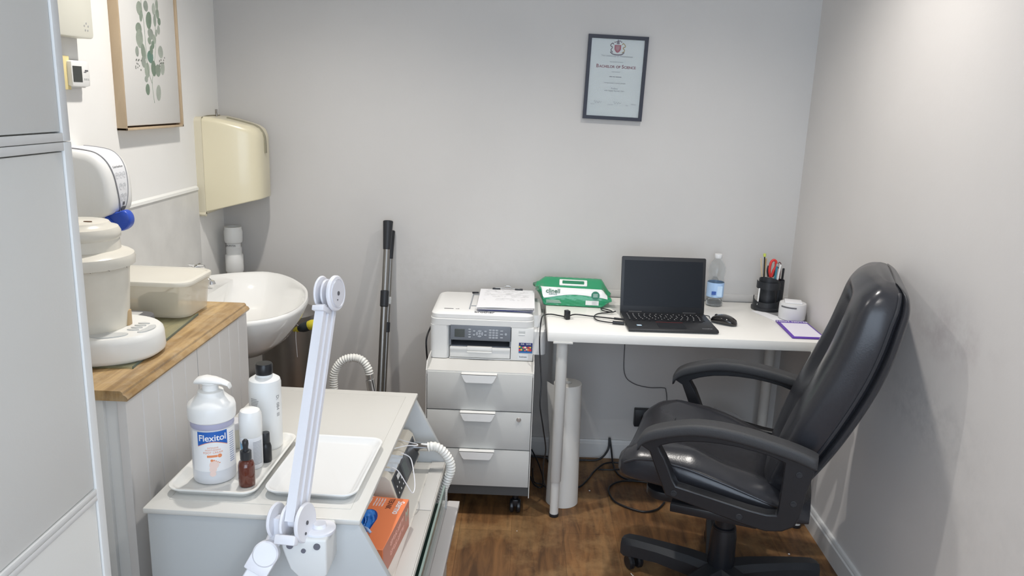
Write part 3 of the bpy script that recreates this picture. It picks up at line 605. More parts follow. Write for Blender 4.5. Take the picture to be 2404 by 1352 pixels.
for sy in (-1, 1):
    s0, s1 = sy * .275, sy * .312
    b = NB(); n = len(outer)
    A = [b.verts.new((p[0], s0, p[1])) for p in outer]; B = [b.verts.new((p[0], s0, p[1])) for p in inner]; A2 = [b.verts.new((p[0], s1, p[1])) for p in outer]; B2 = [b.verts.new((p[0], s1, p[1])) for p in inner]
    for i in range(n):
        j = (i + 1) % n
        for q in ((A[i], A[j], B[j], B[i]), (A2[j], A2[i], B2[i], B2[j]), (A[j], A[i], A2[i], A2[j]), (B[i], B[j], B2[j], B2[i])): b.faces.new(q)
    ar = build('armrest', b, M_black, CH, ang=50); circ_bevel(ar)
    b = NB(); rings = []
    top = spl([(.240, 0, .612), (.222, 0, .638), (.176, 0, .662), (.084, 0, .688), (-.029, 0, .689), (-.162, 0, .668), (-.232, 0, .648)], 5)
    for i, p in enumerate(top):
        w_ = .030 if 0 < i < len(top) - 1 else .024
        rings.append([(p.x + (-.006 if i == 0 else 0), (s0 + s1) / 2 + q[0], p.z - .012 + q[1]) for q in rrect(w_, .017 if i else .012, .010, 3)])
    loft(b, rings); build('arm_pad', b, M_armp, ar, ang=60)
    b = NB()
    for (f, z) in ((.128, .478), (-.052, .447), (-.19, .60), (-.185, .515)): cyl(b, (f, s1 + sy * -.001, z), (f, s1 + sy * .002, z), .009, bev=.001); cyl(b, (f, s1 + sy * .002, z), (f, s1 + sy * .0035, z), .005)
    build('bolt_cap', b, M_dark, ar)
    b = NB(); box(b, -.10, .14, min(s0, sy * .16), max(s0, sy * .16), .40, .425, .003); build('bracket', b, M_black, ar)
b = NB(); prism(b, [(-.12, .395), (.12, .395), (.09, .35), (-.09, .35)], 'y', -.07, .07, .006); cyl(b, (.02, -.07, .375), (.02, -.20, .37), .006); cyl(b, (.02, -.19, .37), (.02, -.24, .372), .011, bev=.004); build('tilt_mechanism', b, M_black, CH)
b = NB(); lathe(b, [(.030, .235), (.030, .37)]); lathe(b, [(.036, .232), (.036, .243), (.031, .246)]); build('gas_lift', b, M_black, CH)
b = NB(); lathe(b, [(.040, .085), (.0425, .09), (.0405, .21), (.037, .238), (.032, .239)]); build('lift_cover', b, M_black, CH)
b = NB(); lathe(b, [(.050, .055), (.060, .062), (.058, .098), (.046, .108)]); build('hub', b, M_dark, CH)
for k in range(5):
    a = math.radians(152.0 + 72 * k) - math.radians(160.4)
    R_ = Matrix.Rotation(a, 4, 'Z')
    b = NB(); rings = []
    for d, w_, z0, z1 in ((.03, .044, .052, .112), (.10, .040, .056, .116), (.20, .034, .060, .114), (.28, .031, .052, .110), (.315, .030, .046, .106), (.332, .020, .048, .098)):
        rings.append([tuple(R_ @ Vector((d, q[0], (z0 + z1) / 2 + q[1]))) for q in [(-w_, -(z1 - z0) / 2), (w_, -(z1 - z0) / 2), (w_, (z1 - z0) * .2), (w_ * .55, (z1 - z0) / 2), (-w_ * .55, (z1 - z0) / 2), (-w_, (z1 - z0) * .2)]])
    loft(b, rings); lg = build('base_leg', b, M_dark, CH, ang=30)
    b = NB(); c = R_ @ Vector((.295, 0, 0)); ang_ = a + .9 + k; ax = Vector((math.cos(ang_), math.sin(ang_), 0)); sd = Vector((-ax.y, ax.x, 0)); wc = Vector((c.x, c.y, .026)) + sd * .012
    for s in (-1, 1): cyl(b, wc + ax * (s * .006), wc + ax * (s * .026), .026, n=24, bev=.005)
    cyl(b, (c.x, c.y, .03), (c.x, c.y, .078), .008); build('castor', b, M_black, lg)

# ------------------------------------------------------------------ couch roll
t = thing('paper_roll', 'tall roll of white couch paper standing on the floor under the desk', 'paper roll', (.193, 2.84, 0))
b = NB(); lathe(b, [(.062, 0), (.063, .001), (.058, .25), (.053, .492), (.052, .493), (.016, .493), (.016, .44), (.001, .44)], n=48); build('roll', b, nmat('roll_paper', (.70, .68, .64), rough=.85, bump=.1), t)
b = NB(); grid(b, lambda u, v: (-.058 - .012 * u + .018 * (1 - v) * 0 , -.028 + .05 * (1 - u) - .004, .15 + .34 * v - .012 * u) if False else (-.045 - .034 * u * v, -.03 + .06 * u, .10 + .385 * v + .0 * u), 4, 10); f_ = build('loose_end', b, nmat('roll_paper', (.7, .68, .64)), t); m = f_.modifiers.new('s', 'SOLIDIFY'); m.thickness = .0008

# ------------------------------------------------------------------ socket and cables at the back
t = thing('socket_box', 'black square plug adapter on the back wall under the desk', 'plug adapter', (.555, D, .20))
b = NB(); box(b, -.038, .038, -.030, 0, -.040, .040, .004); build('body', b, M_dark, t)
b = NB(); cyl(b, (.012, -.030, 0), (.012, -.034, 0), .022, bev=.002); build('socket_face', b, M_gloss, t)
b = NB(); tube(b, [(.455, 3.24, .70), (.455, 3.245, .52), (.462, 3.246, .40), (.50, 3.247, .355), (.57, 3.247, .337), (.635, 3.247, .338), (.648, 3.247, .325), (.655, 3.247, .27), (.645, 3.247, .21)], .0016)
tag(build('thin_wire', b, nmat('wire_grey', (.08, .08, .09), rough=.5)), 'thin grey wire running down the back wall under the desk', 'wire')
b = NB(); tube(b, [(.415, 3.236, .10), (.41, 3.22, .05), (.37, 3.20, .012), (.30, 3.2, .006), (.2, 3.2, .006), (.08, 3.215, .008), (-.02, 3.225, .012)], .0045)
tube(b, [(.417, 3.236, .10), (.425, 3.215, .05), (.43, 3.15, .008), (.45, 3.06, .006), (.5, 3.03, .006), (.6, 3.05, .006)], .004)
tag(build('power_cable', b, M_black), 'black cables running along the baseboard under the desk', 'cable')
b = NB(); tube(b, [(.58, 3.10, .006), (.48, 3.17, .01), (.40, 3.17, .01), (.345, 3.10, .006), (.31, 3.02, .006), (.27, 2.95, .006), (.22, 2.93, .006)], .0038)
tube(b, [(.60, 3.13, .006), (.5, 3.12, .014), (.42, 3.10, .014), (.36, 3.11, .008)], .0035)
tag(build('power_cable', b, M_black), 'black cable snaking over the floor to the paper roll', 'cable')
b = NB(); tube(b, [(.62, 3.0, .006), (.52, 3.02, .006), (.44, 3.01, .006), (.39, 2.95, .006), (.395, 2.86, .006), (.43, 2.81, .006), (.50, 2.77, .006), (.56, 2.79, .006), (.60, 2.85, .006)], .0038)
tag(build('power_cable', b, M_black), 'black cable looping on the floor left of the chair seat', 'cable')
b = NB(); tube(b, [(.075, 3.20, .045), (.10, 3.12, .03), (.12, 3.0, .02), (.115, 2.93, .008), (.085, 2.95, .008), (.07, 3.02, .008)], .003)
tag(build('power_cable', b, M_black), 'black cable hanging in a loop between the drawer unit and the paper roll', 'cable')
# clear bag on a small tray behind the chair
t = thing('plastic_bag', 'crumpled clear plastic bag on the floor behind the chair seat', 'plastic bag', (.86, 3.10, .0))
b = NB(); random.seed(3)
bmesh.ops.create_icosphere(b, subdivisions=3, radius=.1)
for v in b.verts:
    k = 1 + random.uniform(-.16, .16); v.co = Vector((v.co.x * 1.35 * k, v.co.y * .75 * k, max(.003, .15 + v.co.z * 1.5 * k)))
build('bag', b, nmat('bag_film', (.62, .64, .66), rough=.2, alpha=.35), t, ang=10)

# ------------------------------------------------------------------ certificate
t = thing('framed_certificate', 'black framed degree certificate hanging on the back wall', 'framed certificate', (.343, D, 1.629), 0)
t.rotation_euler = (0, math.radians(1.2), 0)
fw, fh = .118, .162
b = NB(); fw_ = .0135
loft(b, [[(sx * (fw - i), y, sz * (fh - i)) for i, y in ((0, 0), (0, -.018), (fw_, -.018), (fw_, 0))] for sx, sz in ((1, 1), (-1, 1), (-1, -1), (1, -1))], cap=False, closed=True); build('frame', b, M_black_card, t)
b = NB(); box(b, -fw + .01, fw - .01, -.008, -.004, -fh + .01, fh - .01); sh = build('certificate_sheet', b, nmat('cert_paper', (.50, .53, .50), rough=.35, coat=.15), t)
M_mar = nmat('maroon_ink', (.20, .045, .06), rough=.6); M_gi = nmat('grey_ink', (.22, .22, .23), rough=.6)
TY = -.0088
def smallcaps(parts, y, z, mat, parent):
    objs = []; x = 0
    for s, sz in parts:
        if s == ' ': x += sz; continue
        o = text('title', s, sz, mat, parent, Matrix.Identity(4), align='LEFT', offset=.0003); xs = [v.co.x for v in o.data.vertices]; ys = min(v.co.y for v in o.data.vertices)
        o.data.transform(Matrix.Translation((x - min(xs), -ys, 0))); x += max(xs) - min(xs) + sz * .07; objs.append(o)
    for o in objs: o.data.transform(fr((0, y, z), *BACKX) @ Matrix.Translation((-x / 2, 0, 0)))
smallcaps([('B', .0185), ('ACHELOR', .0135), (' ', .0045), ('OF', .0135), (' ', .0045), ('S', .0185), ('CIENCE', .0135)], TY, .038, M_mar, sh)
text('heading', 'The University of Westminster', .0100, M_gi, sh, fr((0, TY, .084), *BACKX))
for z, s, sz in ((.062, 'has conferred upon', .0068), (.024, 'with honours', .0062), (-.019, 'having pursued a course of study', .0064), (-.040, 'Podiatry', .0078), (-.049, 'with Upper Second Class', .0078)):
    text('print', s, sz, M_gi, sh, fr((0, TY, z), *BACKX))
b = NB()
for x0_, x1_ in ((-.024, -.013), (-.0105, -.001), (.0015, .024)): box(b, x0_, x1_, TY - .0002, TY + .0005, .0035, .0062)
build('print', b, M_gi, sh)
for x0 in (-.078, .0):
    b = NB(); tube(b, [(x0 + .0035 * k, TY, -.094 + .006 * math.sin(k * 2.3) * (1 if k % 3 else .3)) for k in range(10)], .0004, 5, 4); build('signature', b, M_ink, sh)
for x0, s in ((-.082, 'Rector'), (-.012, 'Chairman'), (.055, 'Date'), (.08, '2008 July')): text('print', s, .0055, M_gi, sh, fr((x0, TY, -.103 + (.005 if x0 > .07 else 0)), *BACKX))
crest0 = set(sh.children)
# crest: shield, two supporters, helm, mantling, motto scroll
b = NB(); prism(b, [(-.013, .135), (.013, .135), (.013, .118), (.007, .109), (0, .105), (-.007, .109), (-.013, .118)], 'y', TY - .0004, TY); cr = build('crest_shield', b, nmat('crest_red', (.30, .06, .08), rough=.6), sh)
b = NB(); prism(b, [(-.006, .138), (.006, .138), (.005, .147), (.0, .156), (-.004, .149)], 'y', TY - .0004, TY); build('crest_helm', b, nmat('crest_grey', (.16, .12, .14), rough=.6), sh)
b = NB()
for s in (-1,): tube(b, [(s * .018, TY, .106), (s * .026, TY, .115), (s * .021, TY, .125), (s * .029, TY, .132), (s * .022, TY, .141), (s * .016, TY, .136)], .0018, 6, 4)
build('crest_supporter', b, nmat('crest_grey', (.16, .12, .14)), sh)
b = NB()
for s in (1,): tube(b, [(s * .018, TY, .106), (s * .028, TY, .114), (s * .021, TY, .124), (s * .030, TY, .130), (s * .022, TY, .141), (s * .016, TY, .136)], .0018, 6, 4)
build('crest_supporter', b, nmat('crest_gold', (.38, .27, .10), rough=.6), sh)
b = NB(); tube(b, [(-.028, TY, .108), (-.018, TY, .1), (0, TY, .0975), (.018, TY, .1), (.027, TY, .108)], .0022, 6, 4); tube(b, [(-.014, TY, .143), (-.004, TY, .148), (.006, TY, .150), (.014, TY, .145)], .0015, 6, 4); build('crest_scroll', b, nmat('crest_grey', (.16, .12, .14)), sh)
b = NB()
for x_, z_, r_ in ((-.014, .146, .0016), (-.018, .141, .0012), (.015, .147, .0016), (.019, .143, .0012), (.024, .121, .0014), (-.022, .128, .0016), (.008, .152, .0012)): lathe(b, [(r_, 0), (r_ * .5, .0003)], n=7, mtx=fr((x_, TY, z_), *BACKX))
build('crest_mantling', b, nmat('crest_rose', (.34, .16, .17), rough=.6), sh)
b = NB(); prism(b, [(-.007, .131), (.007, .131), (.007, .120), (0, .112), (-.007, .120)], 'y', TY - .0007, TY - .0003); build('crest_charge', b, nmat('crest_rose', (.34, .16, .17)), sh)
for c_ in sh.children:
    if c_ not in crest0: c_.location.z = -.0085
b = NB(); box(b, -fw + .010, fw - .010, -.0125, -.0115, -fh + .010, fh - .010); build('glazing', b, nmat('picture_glass', (1, 1, 1), rough=.03, trans=1, ior=1.2), t)

# ------------------------------------------------------------------ mop handles
def mop(name, label, x, y, zt, r, yt, grip):
    q = thing(name, label, 'mop handle', (x, y, 0))
    dy = yt - y
    def P(z): return (0, dy * z / zt, z)
    b = NB(); cyl(b, P(.012), P(zt - .10), r); cyl(b, P(.0), P(.03), r * 1.2); build('lower_tube', b, M_pole, q)
    b = NB(); cyl(b, P(.55), P(zt - .08), r * .8); build('upper_tube', b, M_steel, q)
    b = NB(); cyl(b, P(zt - grip), P(zt), r * 1.15, r * 1.55, bev=.003); build('grip', b, M_dark, q)
    return q
q = mop('mop_handle', 'steel telescopic mop handle with black grip leaning on the back wall', -.556, 2.91, 1.03, .0135, 3.213, .115)
b = NB(); cyl(b, (0, .203, .69), (0, .222, .755), .0175, bev=.003); build('clamp', b, M_dark, q)
q = mop('mop_handle', 'second thinner pole with dark grip directly behind the front mop handle', -.546, 2.945, .985, .009, 3.243, .115)
b = NB(); cyl(b, (0, .209, .69), (0, .218, .72), .012, bev=.002); build('clamp', b, M_gplastic, q)
b = NB(); cyl(b, (0, .175, .58), (0, .187, .62), .012, bev=.002); build('collar', b, M_dark, q)

# ------------------------------------------------------------------ hose arch behind the cart
def ribbed(bm, pts, r, pitch=.0085, n=14):
    P = spl(pts, 14); L_ = [0]
    for a, c in zip(P, P[1:]): L_.append(L_[-1] + (c - a).length)
    tot = L_[-1]; m = int(tot / pitch) * 4; Q = []
    j = 0
    for i in range(m + 1):
        d = tot * i / m
        while j < len(L_) - 2 and L_[j + 1] < d: j += 1
        Q.append(P[j].lerp(P[j + 1], min(1, (d - L_[j]) / max(1e-9, L_[j + 1] - L_[j]))))
    tube(bm, Q, r, n, 1, smooth=False, rf=lambda u: r * (1 + .11 * math.cos(2 * PI * u * m / 4)))
t = thing('suction_hose', 'white ribbed hose arching up behind the cart with a chrome end', 'hose', (-.60, 2.6, 0))
b = NB(); ribbed(b, [(-.04, .0, .012), (-.04, .0, .30), (-.042, .0, .52), (-.038, .0, .585), (-.012, .0, .627), (.025, .0, .641), (.058, .0, .633), (.078, .0, .605), (.083, .0, .585)], .0135); build('hose', b, M_hose, t)
b = NB(); cyl(b, (.082, 0, .595), (.085, 0, .565), .0125, bev=.001); cyl(b, (.085, 0, .565), (.096, 0, .50), .0145, .0165, bev=.001); cyl(b, (.096, 0, .50), (.10, 0, .0), .0155); build('chrome_cuff', b, M_chrome, t)
b = NB(); box(b, .088, .094, -.018, -.012, .50, .565, .002); build('clip', b, M_steel, t)

# ------------------------------------------------------------------ crumbs on the floor
for (x, y, r, lab) in ((.985, 2.52, .004, 'white crumb on the floor near the right baseboard'), (.31, 2.93, .0035, 'white fleck on the floor right of the paper roll'), (.02, 2.60, .002, 'tiny white fleck on the floor in front of the drawer unit')):
    b = NB(); bmesh.ops.create_icosphere(b, subdivisions=1, radius=r)
    for v in b.verts: v.co = Vector((v.co.x + x, v.co.y + y, max(0, v.co.z * .5 + r * .4)))
    tag(build('crumb', b, M_paper), lab, 'crumb')
b = NB(); tube(b, [(.405, 2.36, .002), (.415, 2.34, .002), (.43, 2.33, .002), (.448, 2.333, .002)], .0012, 6)
tag(build('plastic_ring', b, M_wplastic), 'thin white curved scrap on the floor by the left chair castor', 'scrap')
# ------------------------------------------------------------------ tall cabinet (left foreground)
t = thing('tall_cabinet', 'tall white two-door storage cabinet along the left wall in the foreground', 'cabinet', (-.97, .75, 0))
cx, cy = -.97, .75
X1 = -.69 - cx; X0 = XL + .003 - cx; Ya, Yb = .28 - cy, 1.203 - cy
b = NB(); box(b, X0 + .008, X1 - .02, Ya, Yb, .0, 2.28, .002); build('carcass', b, M_cab_edge, t)
# face frame strips + rails
b = NB()
box(b, X1 - .02, X1, Yb - .020, Yb, .0, 1.4455, .001); box(b, X1 - .02, X1, Yb - .020, Yb - .0015, 1.4465, 2.28, .001); box(b, X1 - .02, X1, Ya, Ya + .02, .0, 2.28, .001)
for z0, z1 in ((0, .06), (.858, .868), (.869, .879), (1.433, 1.4455), (1.4465, 1.459), (2.26, 2.28)): box(b, X1 - .02, X1 - .0004, Ya + .02, Yb - .0195, z0, z1, .0008)
build('face_frame', b, M_cab_edge, t)
for z0, z1 in ((.062, .856), (.881, 1.431), (1.461, 2.258)):
    b = NB(); box(b, X1 - .02, X1 - .0035, Ya + .0215, Yb - .0215, z0, z1, .001); build('door', b, M_cab, t)

# ------------------------------------------------------------------ base cabinet with panelled front
t = thing('base_cabinet', 'white base cabinet with tongue-and-groove front under the oak worktop', 'cabinet', (-1.03, 1.9, 0))
cx, cy = -1.03, 1.9
b = NB(); box(b, XL + .0095 - cx, -.838 - cx, 1.54 - cy, 2.262 - cy, 0, .8945, .001); build('carcass', b, M_cab_edge, t)
def tgpanel(bm, y0, y1, n, x):
    w_ = (y1 - y0) / n; pts = [(x - .018, y0)]
    for k in range(n):
        a = y0 + k * w_; pts += [(x - (.003 if k else 0), a), (x, a + .003), (x, a + w_ - .003)]
    pts += [(x, y1), (x - .018, y1)]
    prism(bm, [(p[0] - cx, p[1] - cy) for p in pts], 'z', .05, .890)
b = NB(); tgpanel(b, 1.536, 1.900, 5, -.818); build('door', b, M_pboard, t)
b = NB(); tgpanel(b, 1.904, 2.264, 5, -.818); build('door', b, M_pboard, t)
b = NB(); box(b, -.86 - cx, -.838 - cx, 1.56 - cy, 2.25 - cy, 0, .05); build('plinth', b, M_cab_edge, t)
b = NB(); box(b, -1.02 - cx, -.862 - cx, 1.528 - cy, 1.54 - cy, 0, .8945, .001); build('side_panel', b, M_cab_edge, t)

b = NB(); prof = [(-.806, .895), (-.804, .900), (-.808, .906), (-.814, .909), (-.815, .914), (-.819, .917), (XL + .009, .917), (XL + .009, .895)]
prism(b, prof, 'y', 1.520, 2.255)
tag(build('worktop', b, M_oak), 'short golden oak worktop with moulded edge on the base cabinet', 'worktop')

# glass board
b = NB(); prism(b, [(-.858, 1.655), (-.895, 2.105), (-1.22, 2.08), (-1.19, 1.63)], 'z', .9175, .9225, .0008, 1)
gcb = tag(build('glass_cutting_board', b, nmat('board_glass', (.50, .52, .32), rough=.08, alpha=.32, coat=.5)), 'green-tinted glass cutting board lying on the oak worktop', 'cutting board')

b = NB(); prism(b, [(-.8575, 1.655), (-.8945, 2.105), (-.8965, 2.105), (-.8595, 1.655)], 'z', .9172, .9226); build('right_edge', b, M_gedge, gcb)
# canister appliance
t = thing('countertop_steamer', 'cream lidded canister standing on a white button-control base on the worktop', 'appliance', (-1.01, 1.755, .9227))
b = NB(); n = 56
def dsh(s, z): return [(s * (.170 * math.copysign(abs(math.cos(a)) ** .9, math.cos(a))), s * (.125 * math.copysign(abs(math.sin(a)) ** .85, math.sin(a))), z) for a in [2 * PI * k / n for k in range(n)]]
loft(b, [dsh(.96, .0), dsh(.99, .004), dsh(1, .010), dsh(.99, .044), dsh(.975, .053), dsh(.94, .0585), dsh(.75, .0605)]); bs = build('base', b, nmat('base_white', (.84, .835, .80), rough=.28), t)
def blob(bm, pts, z, h=.0015): prism(bm, [(p.x, p.y) for p in spl([(x, y, 0) for x, y in pts], 4, True)], 'z', z - .002, z + h)
b = NB(); blob(b, [(.050, -.085), (.085, -.092), (.118, -.070), (.122, -.05), (.10, -.048), (.085, -.055), (.07, -.048), (.052, -.060)], .0605); build('button_panel', b, M_gplastic, bs)
b = NB(); blob(b, [(.135, -.035), (.150, -.03), (.158, 0), (.150, .025), (.138, .02), (.140, 0)], .0598); build('button_panel', b, M_gplastic, bs)
for k in range(4):
    b = NB(); blob(b, [(.105, -.022 + k * .018), (.118, -.026 + k * .018), (.132, -.020 + k * .018), (.118, -.014 + k * .018)], .0610); build('button', b, M_gplastic, bs)
b = NB(); lathe(b, [(.088, .058), (.090, .062), (.094, .10), (.101, .205), (.101, .215)], n=48); bd = build('canister', b, M_cream2, t)
b = NB(); lathe(b, [(.104, .205), (.113, .208), (.115, .222), (.112, .232), (.106, .236), (.096, .240), (.088, .244)], n=48); build('rim', b, M_cream2, bd)
b = NB(); lathe(b, [(.086, .243), (.084, .268), (.087, .272), (.088, .284), (.083, .294), (.070, .298), (.064, .306), (.05, .309), (.001, .310)], n=48); ld = build('lid', b, M_cream2, t)
b = NB(); lathe(b, [(.008, .3085), (.008, .3105)], (.035, -.02, 0), 18, sx=1.2, sy=.6); build('vent_hole', b, nmat('vent_brown', (.12, .06, .03), rough=.8), ld)
b = NB()
for a in (-52, -50, -33, -31.5, -12, -9, -6):
    a = math.radians(a); p = (.1115 * math.cos(a), .1115 * math.sin(a), .2080 + random.uniform(-.001, .002)); lathe(b, [(random.uniform(.0008, .0022), -.001), (.0006, .001)], p, 6)
build('rust_spots', b, nmat('rust', (.06, .05, .04), rough=.9), bd)
b = NB(); box(b, .080, .094, .010, .030, .058, .098, .004); build('side_clip', b, nmat('tan_plastic', (.50, .36, .20), rough=.5), bd)
# grey device
t = thing('kitchen_timer', 'dark grey rounded device with a pale display behind the cream canister', 'device', (-1.03, 1.945, .9227))
b = NB(); prism(b, rrect(.078, .055, .04, 6), 'z', 0, .033, .008); build('case', b, nmat('device_grey', (.13, .13, .14), rough=.4), t)
b = NB(); box(b, -.04, .045, -.035, .03, .0325, .035, .001); dp = build('display', b, nmat('display_pale', (.58, .58, .57), rough=.3), t)
b = NB()
for k in range(3): box(b, -.005 + .014 * k, -.001 + .014 * k, -.025, .0, .0348, .0354)
build('digits', b, M_ink, dp)

# plastic tub
t = thing('storage_tub', 'cloudy plastic food tub with a lid on the worktop beside the basin', 'tub', (-1.028, 2.118, .923))
def trect(hx, hy, z, r=.035, n=6): return [(p[0], p[1], z) for p in rrect(hx, hy, r, n)]
b = NB(); loft(b, [trect(.122, .074, .0, .03), trect(.131, .083, .004, .035), trect(.134, .088, .05), trect(.141, .095, .098), trect(.138, .092, .098), trect(.131, .085, .05), trect(.128, .080, .008), trect(.119, .071, .005, .03)]); build('body', b, M_tub, t)
b = NB(); loft(b, [trect(.1435, .0975, .092, .04), trect(.1445, .0985, .098, .04), trect(.143, .097, .103, .04), trect(.136, .090, .106, .035), trect(.132, .086, .102, .033), trect(.02, .02, .1025, .01)]); build('lid', b, nmat('tub_lid', (.86, .83, .74), rough=.35, alpha=.72), t)
b = NB(); box(b, -.03, .06, -.03, .04, .006, .045, .01); build('contents', b, nmat('contents_grey', (.30, .33, .34), rough=.7), t)

# marble splashback
b = NB(); box(b, XL + .0005, XL + .008, 1.25, 2.992, .60, 1.157); t = tag(build('splashback', b, M_panel), 'grey marbled splashback panel with a white top trim on the left wall', 'splashback')
b = NB(); prism(b, [(XL + .0005, 1.157), (XL + .012, 1.157), (XL + .010, 1.166), (XL + .0005, 1.172)], 'y', 1.25, 2.992); build('top_trim', b, nmat('silicone_white', (.80, .80, .77), rough=.4), t)

# ------------------------------------------------------------------ wash basin
t = thing('wash_basin', 'white ceramic wash basin on a pedestal in the left corner', 'basin', (-1.0, 2.66, 0))
rim = [(-1.252, 2.345), (-1.252, 2.60), (-1.252, 2.86), (-1.19, 2.935), (-1.109, 3.0), (-1.02, 3.035), (-.955, 3.01), (-.892, 2.955), (-.842, 2.89), (-.8, 2.823), (-.77, 2.76), (-.748, 2.69), (-.732, 2.62), (-.726, 2.545), (-.733, 2.465), (-.762, 2.385), (-.81, 2.335), (-.88, 2.300), (-.97, 2.290), (-1.08, 2.295), (-1.18, 2.31)]
RP = [Vector((p.x + 1.0, p.y - 2.66, 0)) for p in spl([(x, y, 0) for x, y in rim], 3, True)]
ctr = Vector((-.02, -.01, 0)); bc = Vector((.055, .0, 0))
def rr(s, z, c=ctr, wall=True):
    o = []
    for p in RP:
        q = c + (p - c) * s
        if wall and p.x < -.245: q.x = min(q.x, -.249) if s > .55 else q.x
        o.append((q.x, q.y, z))
    return [(max(-.2435, p[0]), p[1], p[2]) for p in o]
b = NB()
def inn(s, z): return [((bc + (p - bc) * s).x if p.x > -.03 else max(-.03 * 0 + (bc + (p - bc) * s).x, -.105 - .03 * (1 - s)), (bc + (p - bc) * s).y, z) for p in RP]
loft(b, [rr(.40, .655), rr(.58, .668), rr(.78, .715), rr(.93, .780), rr(1.0, .822), rr(1.0, .832), rr(.99, .838), rr(.965, .838), rr(.945, .832), inn(.90, .822), inn(.84, .79), inn(.70, .735), inn(.45, .700), inn(.12, .690)])
build('bowl', b, M_ceramic, t, ang=60)
b = NB(); lathe(b, [(.10, 0), (.10, .02), (.078, .06), (.07, .4), (.085, .60), (.10, .64)], (-.05, .02, 0), 40, sx=.95, sy=.95); build('pedestal', b, M_ceramic, t)
b = NB(); lathe(b, [(.025, .690), (.025, .6935), (.016, .6935), (.014, .692)], (.06, .0, 0), 24); build('waste', b, M_chrome, t)
for (dx, dy, s) in ((-.15, -.08, 1), (-.17, .10, 1)):
    tp = thing('basin_tap', 'chrome basin tap with a ball-ended lever beside the plastic tub' if dy < 0 else 'second chrome tap half hidden behind the plastic tub', 'tap', (-1.0 + dx, 2.66 + dy, .8385 if dy < 0 else .8245))
    b = NB(); lathe(b, [(.024, 0), (.024, .006), (.016, .012), (.015, .05), (.019, .055), (.018, .075), (.008, .082)], n=24); build('body', b, M_chrome, tp)
    b = NB(); tube(b, [(0, 0, .035), (.025, .01, .036), (.04, .012, .03), (.045, .012, .02)], .008, 12); build('spout', b, M_chrome, tp)
    b = NB(); 
    if dy < 0: cyl(b, (.0, 0, .060), (.085, .01, .052), .005); lathe(b, [(.001, -.014), (.010, -.010), (.014, 0), (.010, .010), (.001, .014)], (.100, .01, .050), 20)
    else: cyl(b, (-.03, 0, .085), (.03, 0, .085), .006, bev=.002); cyl(b, (0, -.03, .085), (0, .03, .085), .006, bev=.002)
    build('handle', b, M_chrome, tp)

# waste pipe
t = thing('waste_pipe', 'vertical white plastic pipe with a socket fitting in the left corner', 'pipe', (-1.19, 3.185, 0))
b = NB(); lathe(b, [(.032, 0), (.032, .84)], n=36); lathe(b, [(.035, .80), (.036, .803), (.036, .868), (.034, .872)], n=36); build('lower_pipe', b, M_wplastic, t)
b = NB(); lathe(b, [(.031, .868), (.031, .9), (.028, .902), (.028, .918), (.034, .922), (.036, .93), (.037, .965), (.034, .978), (.034, .986), (.026, .987), (.026, .93)], n=36); c_ = build('socket_fitting', b, M_wplastic, t)
text('print', 'HUNTER', .010, M_ink, c_, fr((0, -.0315, .911), *BACKX))

# steel bin
t = thing('pedal_bin', 'brushed steel pedal bin standing behind the wash basin', 'bin', (-.945, 3.105, 0))
b = NB(); lathe(b, [(.112, .012), (.112, .615)], n=48); build('body', b, M_steeld, t)
b = NB(); lathe(b, [(.114, 0), (.114, .014)], n=48); build('base', b, M_dark, t)
b = NB(); lathe(b, [(.113, .616), (.114, .63), (.112, .655), (.095, .672), (.05, .680), (.001, .682)], n=48); build('lid', b, M_steeld, t)
b = NB(); box(b, -.03, .03, -.14, -.10, .01, .018, .003); build('pedal', b, M_dark, t)
t = thing('wrapped_bundle', 'yellow and black wrapped bundle hanging under the basin rim by the bin', 'bundle', (-.812, 2.955, .645))
def spindle(bm, a, c, rs, n=14):
    a = Vector(a); c = Vector(c); q = (c - a).to_track_quat('Z', 'Y').to_matrix().to_4x4(); q.translation = a; L_ = (c - a).length
    lathe(bm, [(r, L_ * i / (len(rs) - 1)) for i, r in enumerate(rs)], n=n, mtx=q)
A_, C_ = Vector((-.065, .01, -.022)), Vector((.035, -.01, .018))
b = NB(); spindle(b, A_.lerp(C_, .45), C_, [.013, .019, .020, .018, .013, .005]); build('yellow_half', b, M_yellow, t)
b = NB(); spindle(b, A_.lerp(C_, .12), A_.lerp(C_, .55), [.012, .018, .020, .019]); build('black_band', b, nmat('band_black', (.03, .04, .045), rough=.5), t)
b = NB(); spindle(b, A_.lerp(C_, -.12), A_.lerp(C_, .2), [.004, .010, .012, .011]); build('yellow_end', b, M_yellow, t)
b = NB(); bmesh.ops.create_icosphere(b, subdivisions=2, radius=.011)
for v in b.verts: v.co = v.co * random.uniform(.75, 1.25) + C_ + Vector((.014, -.003, .008))
build('knot', b, M_yellow, t)
b = NB(); tube(b, [(-.062, -.004, -.025), (-.062, -.006, -.06), (-.058, -.006, -.13)], .0013, 6); tube(b, [(-.05, .01, -.01), (-.07, -.04, .03), (-.10, -.08, .05)], .0013, 6); build('cord', b, M_paper, t)

